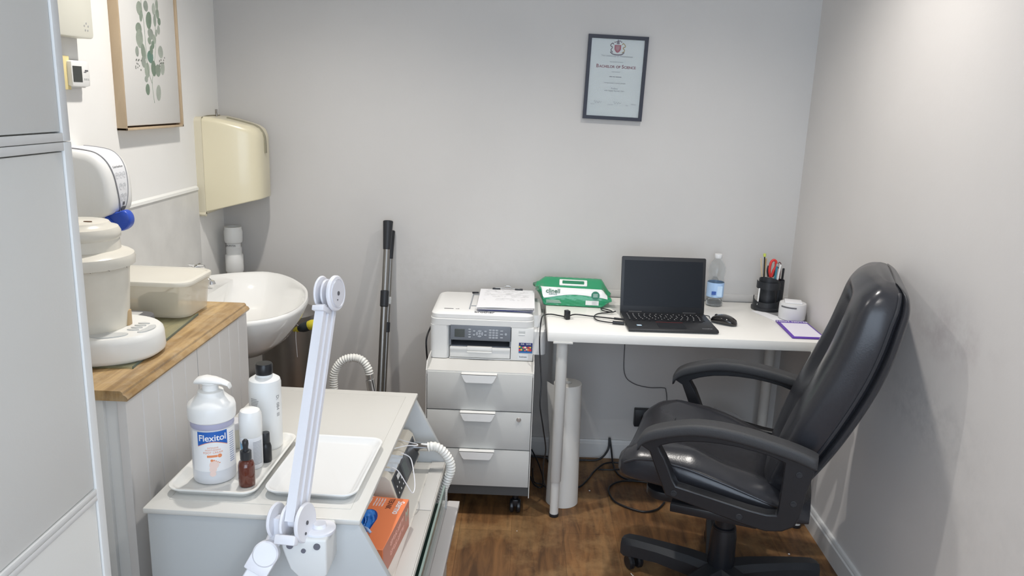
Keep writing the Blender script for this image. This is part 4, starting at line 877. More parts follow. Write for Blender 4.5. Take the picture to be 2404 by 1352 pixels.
# ------------------------------------------------------------------ paper towel dispenser (left wall, in the corner)
t = thing('towel_dispenser', 'cream paper towel dispenser on the left wall above the basin', 'towel dispenser', (XL, 3.128, 1.25))
def dsec(x, hy, z0, z1, r, yc=0):
    o = []
    for qx, qz, a0, rr_ in ((1, 1, 0, r), (-1, 1, 90, r), (-1, -1, 180, .005), (1, -1, 270, .005)):
        rr_ = min(rr_, hy * .9)
        for j in range(7):
            a = math.radians(a0 + 15 * j); o.append((x, yc + qx * (hy - rr_) + rr_ * math.cos(a), (z1 if qz > 0 else z0) - qz * rr_ + rr_ * math.sin(a)))
    return o
b = NB(); loft(b, [dsec(.0, .122, -.190, .178, .02), dsec(.026, .122, -.190, .178, .02), dsec(.028, .120, -.188, .176, .02)]); build('back_plate', b, M_creamd, t)
b = NB(); secs = [(.029, .121, -.180, .180, .018), (.05, .118, -.175, .179, .020), (.10, .109, -.162, .171, .024), (.15, .098, -.149, .160, .028), (.19, .086, -.139, .150, .030), (.212, .074, -.134, .138, .030), (.224, .058, -.131, .122, .028), (.229, .035, -.128, .10, .02)]
loft(b, [dsec(*s) for s in secs]); cv = build('cover', b, M_cream, t, ang=60)
b = NB(); tube(b, [(.085, -.01, .1725), (.14, -.01, .161), (.188, -.01, .149), (.212, -.01, .136), (.2255, -.01, .115), (.2295, -.01, .09), (.2305, -.01, .045)], .0065, 10, 5); build('level_slot', b, nmat('slot_olive', (.26, .24, .17), rough=.5), cv)
b = NB(); tube(b, [(.030, -.118, .176), (.030, -.06, .182), (.030, .06, .182)], .0022, 6); build('seam', b, nmat('slot_olive', (.26, .24, .17)), cv)
b = NB(); cyl(b, (.045, -.01, .178), (.045, -.01, .190), .004); box(b, .040, .050, -.0125, -.0075, .188, .206, .002); build('key', b, M_steeld, t)
b = NB(); cyl(b, (.0, -.118, -.190), (.028, -.118, -.190), .008); build('hinge', b, M_creamd, t)

# ------------------------------------------------------------------ soap dispenser
t = thing('soap_dispenser', 'white wall soap dispenser with a blue lever on the left wall', 'soap dispenser', (XL, 2.155, 1.13))
prof = spl([(0, 0, .235), (.035, 0, .234), (.075, 0, .230), (.105, 0, .222), (.128, 0, .200), (.141, 0, .165), (.145, 0, .120), (.143, 0, .085), (.134, 0, .062), (.110, 0, .050), (.092, 0, .030), (.080, 0, .0), (0, 0, .0)], 4)
cc = Vector((.05, 0, .12)); secs = [(-.070, .80), (-.066, .92), (-.057, .985), (-.045, 1.0), (.045, 1.0), (.057, .985), (.066, .92), (.070, .80)]
b = NB(); loft(b, [[(max(0, cc.x + (p.x - cc.x) * s), y, cc.z + (p.z - cc.z) * s) for p in prof[:-1]] for y, s in secs]); bd = build('housing', b, M_wplastic, t, ang=60)
def onp2(u): 
    x = u * (len(prof) - 1); i = min(int(x), len(prof) - 2); return prof[i].lerp(prof[i + 1], x - i)
def nrm(u):
    a, c = onp2(max(0, u - .02)), onp2(min(1, u + .02)); d = (c - a).normalized(); return Vector((-d.z, 0, d.x)) if Vector((-d.z, 0, d.x)).dot(onp2(u) - cc) > 0 else Vector((d.z, 0, -d.x))
def hb(s): return .046 * (1 - s ** 2.2 * .80)
b = NB()
def band(i, j):
    u = .06 + .60 * i; p = onp2(u) + nrm(u) * .0014; return (p.x, (j * 2 - 1) * hb(i) + .004 * i, p.z)
grid(b, band, 40, 6); bn = build('front_band', b, nmat('band_pale', (.80, .81, .83), rough=.3), bd); m = bn.modifiers.new('s', 'SOLIDIFY'); m.thickness = .001
b = NB(); L_ = [tuple(Vector(band(k / 20, 0)) + nrm(.06 + .6 * k / 20) * .0002) for k in range(21)]; R_ = [tuple(Vector(band(1 - k / 20, 1)) + nrm(.06 + .6 * (1 - k / 20)) * .0002) for k in range(21)]
tube(b, L_ + R_, .0016, 6, 2); build('grey_outline', b, nmat('outline_grey', (.28, .28, .30), rough=.4), bd)
b = NB()
def lens(i, j):
    u = .06 + .60 * (.91 + .075 * i); p = onp2(u) + nrm(u) * .0034; hh = hb(.91 + .075 * i) * (.95 - .6 * i * i) * (.35 + .65 * min(1, i * 3 + .2)); return (p.x, (j * 2 - 1) * hh + .004, p.z)
grid(b, lens, 8, 4); q = build('lens', b, M_ink, bd); m = q.modifiers.new('s', 'SOLIDIFY'); m.thickness = .002
def onb(i, y, up=.0024):
    u = .06 + .60 * i; p = onp2(u) + nrm(u) * up; a = onp2(u - .01); c = onp2(u + .01); return fr((p.x, y, p.z), (0, 1, 0), tuple(a - c))
text('print', 'Cutan hand foam', .0075, M_inkb, bn, onb(.52, .002))
for (i, y) in ((.60, -.018), (.60, .002), (.60, .021), (.69, -.008), (.69, .012), (.785, -.006), (.785, .012)):
    b = NB(); pts = [(.008 * math.cos(a), .008 * math.sin(a), 0) for a in [2 * PI * k / 14 for k in range(14)]]; mm = onb(i, y)
    tube(b, [mm @ Vector(p) for p in pts], .0004, 4, 1, closed=True); tube(b, [mm @ Vector((-.003, -.002, 0)), mm @ Vector((0, .003, 0)), mm @ Vector((.003, -.002, 0))], .0005, 4, 2); build('hand_icon', b, nmat('icon_grey', (.52, .52, .54), rough=.5), bn)
b = NB(); box(b, -.0045, .0045, -.0045, .0045, 0, .0006, 0, 1, onb(.868, .004)); build('logo', b, M_ink, bn)
LEVER = [(-1.143, 1.187), (-1.113, 1.194), (-1.094, 1.200), (-1.081, 1.19), (-1.077, 1.173), (-1.083, 1.155), (-1.100, 1.143), (-1.12, 1.145), (-1.13, 1.154)]
LWING = [(-1.14, 1.187), (-1.12, 1.165), (-1.13, 1.152), (-1.165, 1.138)]
lob = spl([(x - XL, 0, z - 1.13) for x, z in LEVER], 3, True)
b = NB(); loft(b, [[(cx_ + (p.x - cx_) * k, y - 2.155, cz_ + (p.z - cz_) * k) for p in lob] for cx_, cz_ in (((-1.108) - XL, 1.168 - 1.13),) for y, k in ((2.124, .90), (2.127, .98), (2.131, 1.0), (2.148, 1.0), (2.153, .97), (2.156, .9))])
lv = build('lever', b, M_blue, t, ang=50)
b = NB(); prism(b, [(x - XL, z - 1.13) for x, z in LWING], 'y', -.034, .0, .002); build('lever_arm', b, M_blue, lv)
b = NB(); cyl(b, (.10, 0, -.03), (.10, 0, .03), .006); build('nozzle', b, M_gplastic, t)

# ------------------------------------------------------------------ thermostat and electrical box
t = thing('thermostat', 'white wall thermostat with a dark display and yellow backing', 'thermostat', (XL, 2.215, 1.558))
b = NB(); prism(b, rrect(.046, .036, .004, 3), 'z', 0, .006, mtx=fr((.006, 0, 0), *SIDEX)); build('mounting_plate', b, M_wplastic, t)
b = NB(); prism(b, [(-.044, -.031), (-.03, -.033), (.03, -.033), (.044, -.031), (.046, 0), (.044, .033), (.03, .035), (-.03, .035), (-.044, .033)], 'z', .006, .027, .003, mtx=fr((0, .0, 0), *SIDEX)); tb = build('housing', b, M_wplastic, t)
b = NB(); box(b, -.040, .004, -.021, .021, .0268, .0278, mtx=fr((0, 0, 0), *SIDEX)); build('display', b, M_lcd, tb)
for k in range(3):
    b = NB(); box(b, .014 + k * .009, .020 + k * .009, -.014, -.010, .0268, .0282, mtx=fr((0, 0, 0), *SIDEX)); build('button', b, M_gplastic, tb)
b = NB(); box(b, .014, .026, .005, .007, .0268, .0276, mtx=fr((0, 0, 0), *SIDEX)); box(b, .020, .036, .008, .012, .0268, .0276, mtx=fr((0, 0, 0), *SIDEX)); build('print', b, M_ink, tb)
b = NB(); box(b, 0.0005, .014, -.088, -.030, -.042, .046, .001); build('yellow_backing', b, M_ytape, t)
t = thing('wall_box', 'pale cream electrical box on the left wall above the thermostat', 'electrical box', (XL, 2.16, 1.80))
b = NB(); prism(b, rrect(.098, .147, .012, 4), 'z', .0005, .048, .003, mtx=fr((0, 0, 0), *SIDEX)); wb = build('housing', b, nmat('box_cream', (.72, .71, .62), rough=.4), t)
b = NB()
for k in range(5):
    a = 2 * PI * k / 5 + .3; lathe(b, [(.0028, 0), (.0028, .0006)], n=8, mtx=fr((.048, .063 + .010 * math.cos(a), -.118 + .010 * math.sin(a)), *SIDEX))
build('vent_holes', b, M_inkb, wb)

# ------------------------------------------------------------------ botanical picture
t = thing('framed_print', 'framed botanical print of eucalyptus leaves in an ash frame on the left wall', 'picture', (XL, 2.643, 1.72))
hy_, hz_ = .206, .322
b = NB(); d_ = .030; f_ = .007
box(b, 0, d_, -hy_, hy_, -hz_, -hz_ + f_, .0006); box(b, 0, d_, -hy_, hy_, hz_ - f_, hz_, .0006); box(b, 0, d_, -hy_, -hy_ + f_, -hz_, hz_, .0006); box(b, 0, d_, hy_ - f_, hy_, -hz_, hz_, .0006); build('frame', b, M_ash, t)
b = NB(); box(b, .0, .006, -hy_ + f_, hy_ - f_, -hz_ + f_, hz_ - f_); build('backing', b, nmat('picture_gap', (.12, .075, .045), rough=.7), t)
b = NB(); box(b, .006, .024, -hy_ + f_ + .005, hy_ - f_ - .005, -hz_ + f_ + .006, hz_ - f_ - .006, .002); cvs = build('canvas', b, nmat('canvas_white', (.74, .73, .70), rough=.8, bump=.1, bscale=400), t)
leaves = [(2.63, 1.781, 0.016, 0.017, 0), (2.585, 1.769, 0.019, 0.022, 0), (2.644, 1.739, 0.019, 0.028, 15), (2.683, 1.778, 0.011, 0.019, 8), (2.709, 1.765, 0.012, 0.017, 0), (2.687, 1.743, 0.010, 0.020, 5), (2.718, 1.742, 0.011, 0.012, 10), (2.71, 1.715, 0.010, 0.015, 5), (2.572, 1.708, 0.020, 0.018, 0), (2.573, 1.678, 0.023, 0.029, 8), (2.651, 1.698, 0.020, 0.017, 20), (2.692, 1.704, 0.008, 0.012, 25), (2.64, 1.676, 0.012, 0.011, 30), (2.673, 1.683, 0.011, 0.015, 0), (2.662, 1.665, 0.011, 0.013, 20), (2.551, 1.638, 0.011, 0.016, 5), (2.593, 1.638, 0.015, 0.026, -10), (2.638, 1.626, 0.021, 0.020, 5), (2.649, 1.648, 0.011, 0.015, 10), (2.714, 1.645, 0.018, 0.020, -8), (2.59, 1.608, 0.015, 0.018, 0), (2.61, 1.583, 0.017, 0.024, 8), (2.656, 1.59, 0.017, 0.025, 0), (2.721, 1.592, 0.015, 0.021, 15), (2.686, 1.585, 0.019, 0.020, 15), (2.6, 1.555, 0.011, 0.010, 5), (2.605, 1.523, 0.014, 0.018, 5), (2.68, 1.513, 0.017, 0.026, 10), (2.593, 1.748, 0.010, 0.018, 15), (2.709, 1.793, 0.008, 0.017, 5),
          (2.60, 1.82, .018, .024, -10), (2.66, 1.83, .017, .026, 12), (2.70, 1.86, .014, .022, 5), (2.58, 1.87, .014, .024, -15), (2.64, 1.88, .018, .026, 5), (2.68, 1.91, .013, .022, 12), (2.62, 1.93, .012, .02, -5)]
greens = [(.30, .36, .29), (.38, .43, .36), (.22, .29, .22), (.44, .48, .42), (.17, .29, .23), (.34, .38, .33)]
for k, (y, z, ry, rz_, a) in enumerate(leaves):
    b = NB(); ca, sa = math.cos(math.radians(a)), math.sin(math.radians(a)); pts = []
    for j in range(16):
        q = 2 * PI * j / 16; u = ry * math.cos(q); v = rz_ * math.sin(q) * (1 + .12 * math.cos(q)); pts.append((y - 2.643 + u * ca + v * sa, z - 1.72 + v * ca - u * sa))
    prism(b, pts, 'x', .0235, .0242 + k * .00001); lf = build('painted_leaf', b, nmat('leaf%d' % (4 if k == 17 else k % 4 if k % 5 else 5), greens[4 if k == 17 else k % 4 if k % 5 else 5], rough=.8, var=.25, vscale=25), cvs)
b = NB()
for P in ([(2.646, 1.48), (2.639, 1.541), (2.652, 1.577), (2.682, 1.664), (2.689, 1.736), (2.70, 1.82), (2.67, 1.9)], [(2.639, 1.541), (2.615, 1.59), (2.611, 1.667), (2.609, 1.729), (2.6, 1.792), (2.61, 1.93)]): tube(b, [(.0242, y - 2.643, z - 1.72) for y, z in P], .0007, 5, 4)
build('painted_stem', b, nmat('leaf2', greens[2]), cvs)
for (cy_, cz_) in ((2.555, 1.60), (2.72, 1.615)):
    b = NB()
    for k in range(14): lathe(b, [(.003, 0), (.001, .0004)], n=7, mtx=fr((.0243, cy_ - 2.643 + random.uniform(-.022, .022), cz_ - 1.72 + random.uniform(-.018, .018)), *SIDEX))
    build('painted_berries', b, nmat('berry', (.18, .19, .17), rough=.8), cvs)
# ------------------------------------------------------------------ treatment cart
CT = thing('treatment_cart', 'white metal treatment cart with slanted open side holding trays and bottles', 'cart', (-.742, 1.44, 0), math.radians(-1.6))
cinv = (Matrix.Translation((-.742, 1.44, 0)) @ Matrix.Rotation(math.radians(-1.6), 4, 'Z')).inverted()
W_ = .435; DP = .70
b = NB(); box(b, -.006, W_ + .004, -.006, DP + .004, .690, .702, .003); box(b, .03, W_ - .025, .035, DP - .03, .7018, .7028, .001)
top = build('top', b, M_carttop, CT)
sp = [(.0, .688), (W_, .688), (W_ + .095, .505), (W_ + .095, .09), (.0, .09)]
for y0, y1 in ((0, .018), (DP - .018, DP)):
    b = NB(); prism(b, sp, 'y', y0, y1, .003); build('side_panel', b, M_cartm, CT)
b = NB(); box(b, 0, .014, .018, DP - .018, .09, .688); build('back_panel', b, M_cartm, CT)
b = NB(); box(b, .014, W_ + .090, .018, DP - .018, .482, .500, .001); build('shelf', b, M_cartc, CT)
b = NB(); box(b, W_ + .050, W_ + .088, .018, .40, .4995, .5035, .001); box(b, W_ + .050, W_ + .088, .403, DP - .02, .4995, .5035, .001); build('shelf_lip', b, M_cartg, CT)
b = NB(); box(b, .03, W_ + .100, .02, .58, .418, .426, .0005, 1); build('glass_shelf', b, M_gedge, CT)
b = NB(); box(b, W_ + .097, W_ + .103, -.0, .58, .415, .482, .0008, 1); build('glass_flap', b, nmat('flap_glass', (.30, .40, .36), rough=.05, alpha=.6, coat=.6), CT)
b = NB(); box(b, .014, W_ + .128, -.0, DP + .03, .338, .352, .001); build('lower_tray', b, nmat('tray_grey', (.40, .385, .38), rough=.4), CT)
b = NB(); box(b, W_ + .094, W_ + .128, -.0, DP + .03, .352, .354, .0005, 1); build('tray_edge', b, nmat('tray_grey2', (.47, .45, .44), rough=.4), CT)
for z0, z1 in ((.21, .335), (.095, .205)):
    b = NB(); box(b, .02, W_ + .098, .02, DP - .02, z0, z1, .002); dr = build('drawer', b, M_cartg, CT)
    b = NB(); box(b, W_ + .098, W_ + .112, .2, DP - .2, z1 - .02, z1 - .008, .003); build('handle', b, M_wmetal, dr)
for sx in (.06, W_ + .03):
    for sy in (.07, DP - .07):
        b = NB(); cyl(b, (sx - .012, sy, .032), (sx + .012, sy, .032), .032, bev=.004); cyl(b, (sx, sy, .04), (sx, sy, .092), .009); box(b, sx - .018, sx + .018, sy - .02, sy + .02, .05, .066, .003); build('castor', b, M_dark, CT)

# ------------------------------------------------------------------ trays
def tray(name, label, x0, x1, y0, y1, rz, mat):
    cx, cy = (x0 + x1) / 2, (y0 + y1) / 2; hx, hy = (x1 - x0) / 2, (y1 - y0) / 2
    t = thing(name, label, 'tray', (cx, cy, .7030), rz, 'melamine trays on the cart'); del t['group']
    def R(s, z, r=.028): return [(p[0], p[1], z) for p in rrect(hx - s, hy - s, r, 6)]
    b = NB(); loft(b, [R(.016, 0, .02), R(.012, .001, .022), R(.004, .011), R(.0, .014, .03), R(.0, .017, .03), R(.004, .0175, .028), R(.007, .015), R(.016, .006, .022), R(.022, .0045, .02)])
    build('dish', b, mat, t, ang=70); return t
tray('melamine_tray', 'off-white tray carrying the bottles on the left of the cart top', -.722, -.532, 1.482, 1.788, math.radians(-1.5), nmat('tray_ivory', (.78, .77, .73), rough=.2, coat=.4))
tray('melamine_tray', 'empty glossy white tray on the right of the cart top', -.520, -.322, 1.490, 1.782, math.radians(-2), nmat('tray_white', (.76, .765, .76), rough=.12, coat=.5))
TZ = .7078
# pump bottle
t = thing('pump_bottle', 'large white pump bottle with a blue label on the ivory tray', 'bottle', (-.652, 1.572, TZ))
b = NB(); lathe(b, [(.040, 0), (.0435, .003), (.0445, .01), (.0445, .118), (.043, .128), (.0435, .14)], n=48); build('jar', b, nmat('jar_milk', (.66, .67, .69), rough=.3), t)
b = NB(); lathe(b, [(.0434, .124), (.0447, .126), (.0447, .137), (.044, .142)], n=48); build('neck_band', b, nmat('band_lilac', (.42, .42, .56), rough=.4), t)
b = NB(); lathe(b, [(.045, .138), (.0485, .141), (.0495, .150), (.0495, .166), (.047, .174), (.040, .180), (.030, .190), (.027, .194), (.026, .2), (.017, .202)], n=48); build('collar', b, M_wplastic, t)
b = NB(); lathe(b, [(.0165, .200), (.0165, .214), (.019, .217), (.019, .220)], n=32); rings = []
P = [(-.030, .219, .014, .010), (-.026, .221, .017, .014), (-.010, .223, .019, .018), (.010, .222, .017, .014), (.028, .219, .012, .009), (.040, .214, .010, .007), (.043, .208, .009, .006)]
loft(b, [[(x, w_ * math.cos(a), z + h_ * .5 * math.sin(a)) for a in [2 * PI * k / 16 for k in range(16)]] for x, z, w_, h_ in P]); build('pump_head', b, M_wplastic, t)
def curved(bm, r, a0, a1, z0, z1, h=.0004, top=None):
    n = 24; rings = []
    for k in range(n + 1):
        a = math.radians(a0 + (a1 - a0) * k / n); zt = z1 if top is None else top(k / n); zb = z0 if not callable(z0) else z0(k / n)
        rings.append([((r + d) * math.cos(a), (r + d) * math.sin(a), z) for d, z in ((0, zb), (h, zb), (h, zt), (0, zt))])
    loft(bm, rings)
b = NB(); curved(b, .0445, -130, 10, .032, .122); lb = build('label', b, nmat('label_white', (.80, .80, .80), rough=.4), t)
b = NB(); curved(b, .0449, -110, -30, lambda u: .090 + .010 * math.sin(PI * u), .122); build('blue_print', b, M_dblue, lb)
b = NB(); curved(b, .0449, -110, -30, lambda u: .0885 + .010 * math.sin(PI * u), 0, .0002, top=lambda u: .090 + .010 * math.sin(PI * u)); build('orange_line', b, nmat('print_orange', (.75, .27, .12), rough=.4), lb)
def curvtext(body, size, mat, r, acen, z, parent, sx=1, off=0):
    o = text('print', body, size, mat, parent, Matrix.Identity(4), depth=0, sx=sx, offset=off)
    for v in o.data.vertices:
        a = math.radians(acen) + v.co.x / r; v.co = Vector((r * math.cos(a), r * math.sin(a), z + v.co.y))
    return o
curvtext('Flexitol', .0195, M_paper, .0457, -70, .108, lb, off=.0003)
M_or = nmat('print_orange', (.75, .27, .12))
curvtext('INTENSIVE', .0048, M_or, .0452, -70, .086, lb); curvtext('MOISTURISING', .0048, M_or, .0452, -70, .081, lb); curvtext('FOOT CREAM', .0065, M_or, .0452, -70, .075, lb)
b = NB(); curved(b, .0448, -86, -59, .0645, .0695); build('orange_bar', b, M_or, lb)
def dot(bm, r, a, z, rad, n=12):
    a = math.radians(a); lathe(bm, [(rad, 0), (rad, .0006)], n=n, mtx=fr((r * math.cos(a), r * math.sin(a), z), (-math.sin(a), math.cos(a), 0), (0, 0, 1)))
b = NB(); dot(b, .0446, -53, .067, .0044); dot(b, .0446, -74, .0575, .003)
for k in range(4): dot(b, .0446, -68 + k * 4.6, .0575 - k * .0022, .0016 - k * .0001)
build('foot_toes', b, M_or, lb)
b = NB(); dot(b, .0445, -69, .047, .0095, 20); dot(b, .0443, -72, .037, .0075, 20); dot(b, .0445, -73, .027, .0065, 20); build('foot_sole', b, nmat('foot_pink', (.80, .62, .55), rough=.5), lb)
b = NB()
for k in range(14): curved(b, .0448, -22, -4, .045 + k * .005, .047 + k * .005, .0003)
build('small_print', b, nmat('print_blue', (.30, .36, .52), rough=.5), lb)
# spray can
t = thing('spray_can', 'white spray can with a domed white cap on the ivory tray', 'spray can', (-.590, 1.628, TZ))
b = NB(); lathe(b, [(.023, 0), (.0245, .002), (.0245, .074), (.023, .077)], n=36); cn = build('can', b, nmat('can_white', (.80, .81, .83), rough=.3), t)
b = NB(); lathe(b, [(.0235, .075), (.025, .077), (.0252, .112), (.0245, .126), (.021, .134), (.013, .138), (.001, .139)], n=36); build('cap', b, M_wplastic, t)
b = NB()
for k in range(17): curved(b, .0246, -62, -8, .012 + k * .0033, .0135 + k * .0033, .0002)
build('small_print', b, nmat('print_grey', (.38, .40, .44), rough=.5), cn)
b = NB(); curved(b, .0246, -140, -108, lambda u: .050 - .014 * u, .066, .0003, top=lambda u: .066 - .010 * u); curved(b, .0246, -140, -118, .012, .040, .0003); build('blue_print', b, nmat('can_blue', (.20, .42, .62), rough=.4), cn)
# tall bottle
t = thing('lotion_bottle', 'tall white bottle with a black cap and sideways print on the ivory tray', 'bottle', (-.592, 1.738, TZ))
b = NB(); lathe(b, [(.035, 0), (.037, .003), (.0372, .01), (.0372, .160), (.035, .168), (.026, .174), (.019, .176), (.019, .182)], n=44); bd = build('body', b, nmat('bottle_white', (.80, .81, .80), rough=.35), t)
b = NB(); lathe(b, [(.0188, .180), (.0195, .182), (.0195, .203), (.018, .206), (.001, .2062)], n=36); build('cap', b, M_black, t)
o = text('print', 'D:  084  III', .012, M_inkb, bd, Matrix.Identity(4), depth=0, sx=1.1, offset=.0003)
for v in o.data.vertices:
    x, y = v.co.x, v.co.y; a = math.radians(-24) + y / .0376; v.co = Vector((.0376 * math.cos(a), .0376 * math.sin(a), .108 - x * .92))
b = NB()
for k in range(22):
    if k in (5, 11, 16): continue
    curved(b, .0374, -128, -102 + (k * 7 % 9), .128 - k * .0038, .1295 - k * .0038, .0003)
build('small_print', b, M_inkb, bd)
# black bottle
t = thing('oil_bottle', 'small black glass bottle between the spray can and the tall bottle', 'bottle', (-.5665, 1.655, TZ))
b = NB(); lathe(b, [(.011, 0), (.0125, .002), (.0125, .036), (.010, .044), (.007, .047)], n=28); build('body', b, M_black, t)
b = NB(); lathe(b, [(.0085, .045), (.0092, .047), (.0092, .068), (.0085, .070), (.001, .0705)], n=28); build('cap', b, M_dark, t)
# amber dropper
t = thing('dropper_bottle', 'brown glass dropper bottle with a black rubber bulb at the tray front', 'bottle', (-.571, 1.540, TZ))
b = NB(); lathe(b, [(.0155, 0), (.0172, .002), (.0174, .008), (.0174, .046), (.015, .054), (.010, .058), (.0095, .062)], n=36); build('body', b, M_amber, t)
b = NB(); lathe(b, [(.0115, .060), (.0118, .061), (.0118, .078), (.010, .079)], n=36); build('cap', b, M_dark, t)
b = NB(); lathe(b, [(.0065, .078), (.0055, .086), (.0068, .094), (.0062, .101), (.003, .1045), (.0005, .105)], n=24); build('rubber_bulb', b, M_dark, t)
# pale pot behind
t = thing('ointment_pot', 'small pale pot partly hidden between the pump bottle and the spray can', 'pot', (-.668, 1.725, TZ))
b = NB(); lathe(b, [(.021, 0), (.022, .002), (.022, .048)], n=30); build('body', b, nmat('pot_ivory', (.72, .71, .62), rough=.4), t)
b = NB(); lathe(b, [(.023, .048), (.0235, .05), (.0235, .062), (.022, .064)], n=30); build('lid', b, M_lamp, t)

# ------------------------------------------------------------------ podiatry drill unit
def cw(x, y, z): return cinv.inverted() @ Vector((x, y, z))
t = thing('drill_unit', 'cream podiatry drill unit with a slanted dark control panel inside the cart', 'drill unit', (-.447, 1.80, .5005), math.radians(-3))
mp_ = [(-.17, .028), (.156, .028), (.162, .034), (.140, .098), (.128, .108), (-.17, .108)]
b = NB(); prism(b, [(p[0], p[1]) for p in mp_], 'y', .0, .295, .003); mb = build('case', b, M_machine, t)
for (fx_, fy_) in ((-.14, .03), (.13, .03), (-.14, .265), (.13, .265)): box(b2 := NB(), fx_ - .015, fx_ + .015, fy_ - .015, fy_ + .015, 0, .029, .002); build('foot', b2, M_dark, mb)
pmx = fr((.1612, .010, .036), (0, 1, 0), (-.022, 0, .064)) @ Matrix.Diagonal((1.38, .86, 1, 1))
b = NB(); prism(b, [(0, .004), (.196, .004), (.196, .072), (0, .072)], 'z', 0, .0016, .0005, mtx=pmx); cpn = build('control_panel', b, nmat('panel_slate', (.08, .085, .095), rough=.4), mb)
b = NB(); box(b, .075, .105, .014, .062, .0014, .0022, mtx=pmx); build('window', b, nmat('panel_window', (.10, .12, .12), rough=.15), cpn)
b = NB(); box(b, .125, .19, .010, .066, .0014, .0022, mtx=pmx); build('dial_plate', b, M_dark, cpn)
b = NB(); box(b, .005, .068, .008, .068, .0014, .0020, mtx=pmx); build('membrane_keypad', b, M_dark, cpn)
b = NB()
for k in range(3): 
    for j in range(2): prism(b, [(.012 + k * .018, .016 + j * .02), (.018 + k * .018, .016 + j * .02), (.015 + k * .018, .022 + j * .02)], 'z', .0019, .0023, mtx=pmx)
for k in range(6): box(b, .03 + k * .003, .032 + k * .003, .048, .062, .0019, .0023, mtx=pmx)
build('key_symbols', b, M_wplastic, cpn)
b = NB(); box(b, -.02, .09, .150, .185, .1075, .1095, .0005, 1); box(b, .0, .10, .240, .280, .1075, .118, .002); build('top_slots', b, M_dark, mb)
b = NB(); box(b, -.17, .12, .0495, .0515, .106, .1085); build('seam', b, nmat('seam_tan', (.35, .31, .26), rough=.6), mb)
# suction hose
t = thing('vacuum_hose', 'white ribbed hose with a chrome end curving over the cart shelf edge', 'hose', (-.25, 2.0, 0))
HOSEP = [(x + .25, y - 2.0, z) for x, y, z in ((-.243, 2.055, .572), (-.225, 2.055, .574), (-.203, 2.058, .560), (-.184, 2.062, .530), (-.180, 2.066, .500), (-.190, 2.07, .465), (-.203, 2.075, .425), (-.21, 2.08, .372))]
hp = HOSEP
b = NB(); ribbed(b, hp, .0125, .0085); build('hose', b, M_hose, t)
b = NB(); cyl(b, (HOSEP[0][0] - .042, HOSEP[0][1] + .004, HOSEP[0][2] - .002), HOSEP[0], .0135, .0125, bev=.001); build('chrome_end', b, M_chrome, t)

# face mask on the unit
t = thing('face_mask', 'pale blue pleated face mask with white ear loops draped on the drill unit', 'face mask', (-.365, 1.835, .6095), math.radians(-6))
b = NB(); 
def fm(u, v): 
    x = -.09 + .155 * u; y = -.005 + .085 * v; return (x, y, .004 + .005 * math.sin(v * 19) * .5 + .006 * math.sin(u * 4 + 1) + .004 * v)
grid(b, fm, 14, 26); q = build('pleated_sheet', b, M_mask, t); m = q.modifiers.new('s', 'SOLIDIFY'); m.thickness = .001
b = NB(); tube(b, [(.060, .08, .010), (.085, .075, .002), (.100, .05, -.018), (.112, .02, -.048), (.112, -.005, -.055), (.098, -.01, -.030), (.075, -.003, .000), (.058, .0, .008)], .0014, 6); tube(b, [(.02, .10, .006), (.06, .135, .006), (.085, .15, .002), (.078, .165, -.0), (.04, .17, .004), (.0, .19, .005)], .0014, 6); build('ear_loop', b, M_paper, t)

# glove box
t = thing('glove_box', 'orange box of blue nitrile gloves lying on the cart shelf', 'glove box', (-.330, 1.645, .5005), math.radians(-6))
b = NB(); box(b, -.065, .065, -.112, .115, 0, .072, .0008, 1); gb = build('carton', b, M_orange, t)
b = NB(); box(b, .0645, .0655, -.111, .114, .001, .0715); sd_ = build('side_print', b, M_redcard, gb)
hole = [(.024 * math.cos(a) * (1.1 if math.sin(a) > 0 else 1) - .010, .062 * math.copysign(abs(math.sin(a)) ** .8, math.sin(a)) - .010) for a in [2 * PI * k / 24 for k in range(24)]]
b = NB(); prism(b, [(p[0], p[1]) for p in hole], 'z', .0718, .0724); op = build('opening', b, nmat('glove_dark', (.01, .06, .28), rough=.6), gb)
b = NB(); random.seed(5)
def gl(u, v):
    r = u; a = 2 * PI * v; x = -.010 + .023 * r * math.cos(a); y = -.010 + .056 * r * math.sin(a)
    return (x, y, .073 + .012 * (1 - r ** 2) * (.7 + .5 * math.sin(a * 3 + 4 * r)) + .003 * math.sin(15 * r + a * 5))
grid(b, gl, 12, 30); build('gloves', b, M_glove, op)
b = NB(); tube(b, [(-.002, -.040, .078), (.012, -.055, .084), (.022, -.06, .078)], .0035, 8); tube(b, [(-.006, -.050, .078), (.008, -.072, .083), (.020, -.082, .076)], .0035, 8); build('glove_fingers', b, nmat('glove_pale', (.35, .50, .78), rough=.4), op)
RX = ((0, -1, 0), (1, 0, 0))
def gt(s, size, x, y, mat, sx=1): text('print', s, size, mat, gb, fr((x, y, .0722), (0, -1, 0), (1, 0, 0)), sx=sx, offset=.0003)
gt('Stermo', .024, .050, .070, M_paper, .85); gt('TEKNIK', .018, .026, .085, nmat('print_brown', (.16, .05, .03), rough=.5), .8)
text('print', 'NITRILE', .022, M_paper, gb, fr((-.030, .085, .0722), (0, -1, 0), (1, 0, 0)), sx=.8); text('print', 'GLOVES', .022, M_paper, gb, fr((-.050, .085, .0722), (0, -1, 0), (1, 0, 0)), sx=.8)
for k in range(4): text('print', 'powder free gloves', .006, M_paper, gb, fr((.010 - k * .007, .088, .0722), (0, -1, 0), (1, 0, 0)), sx=.8)
text('print', 'M', .036, nmat('print_sage', (.45, .52, .42), rough=.5), sd_, fr((.0658, .092, .042), (0, -1, 0), (0, 0, 1)), sx=.9)
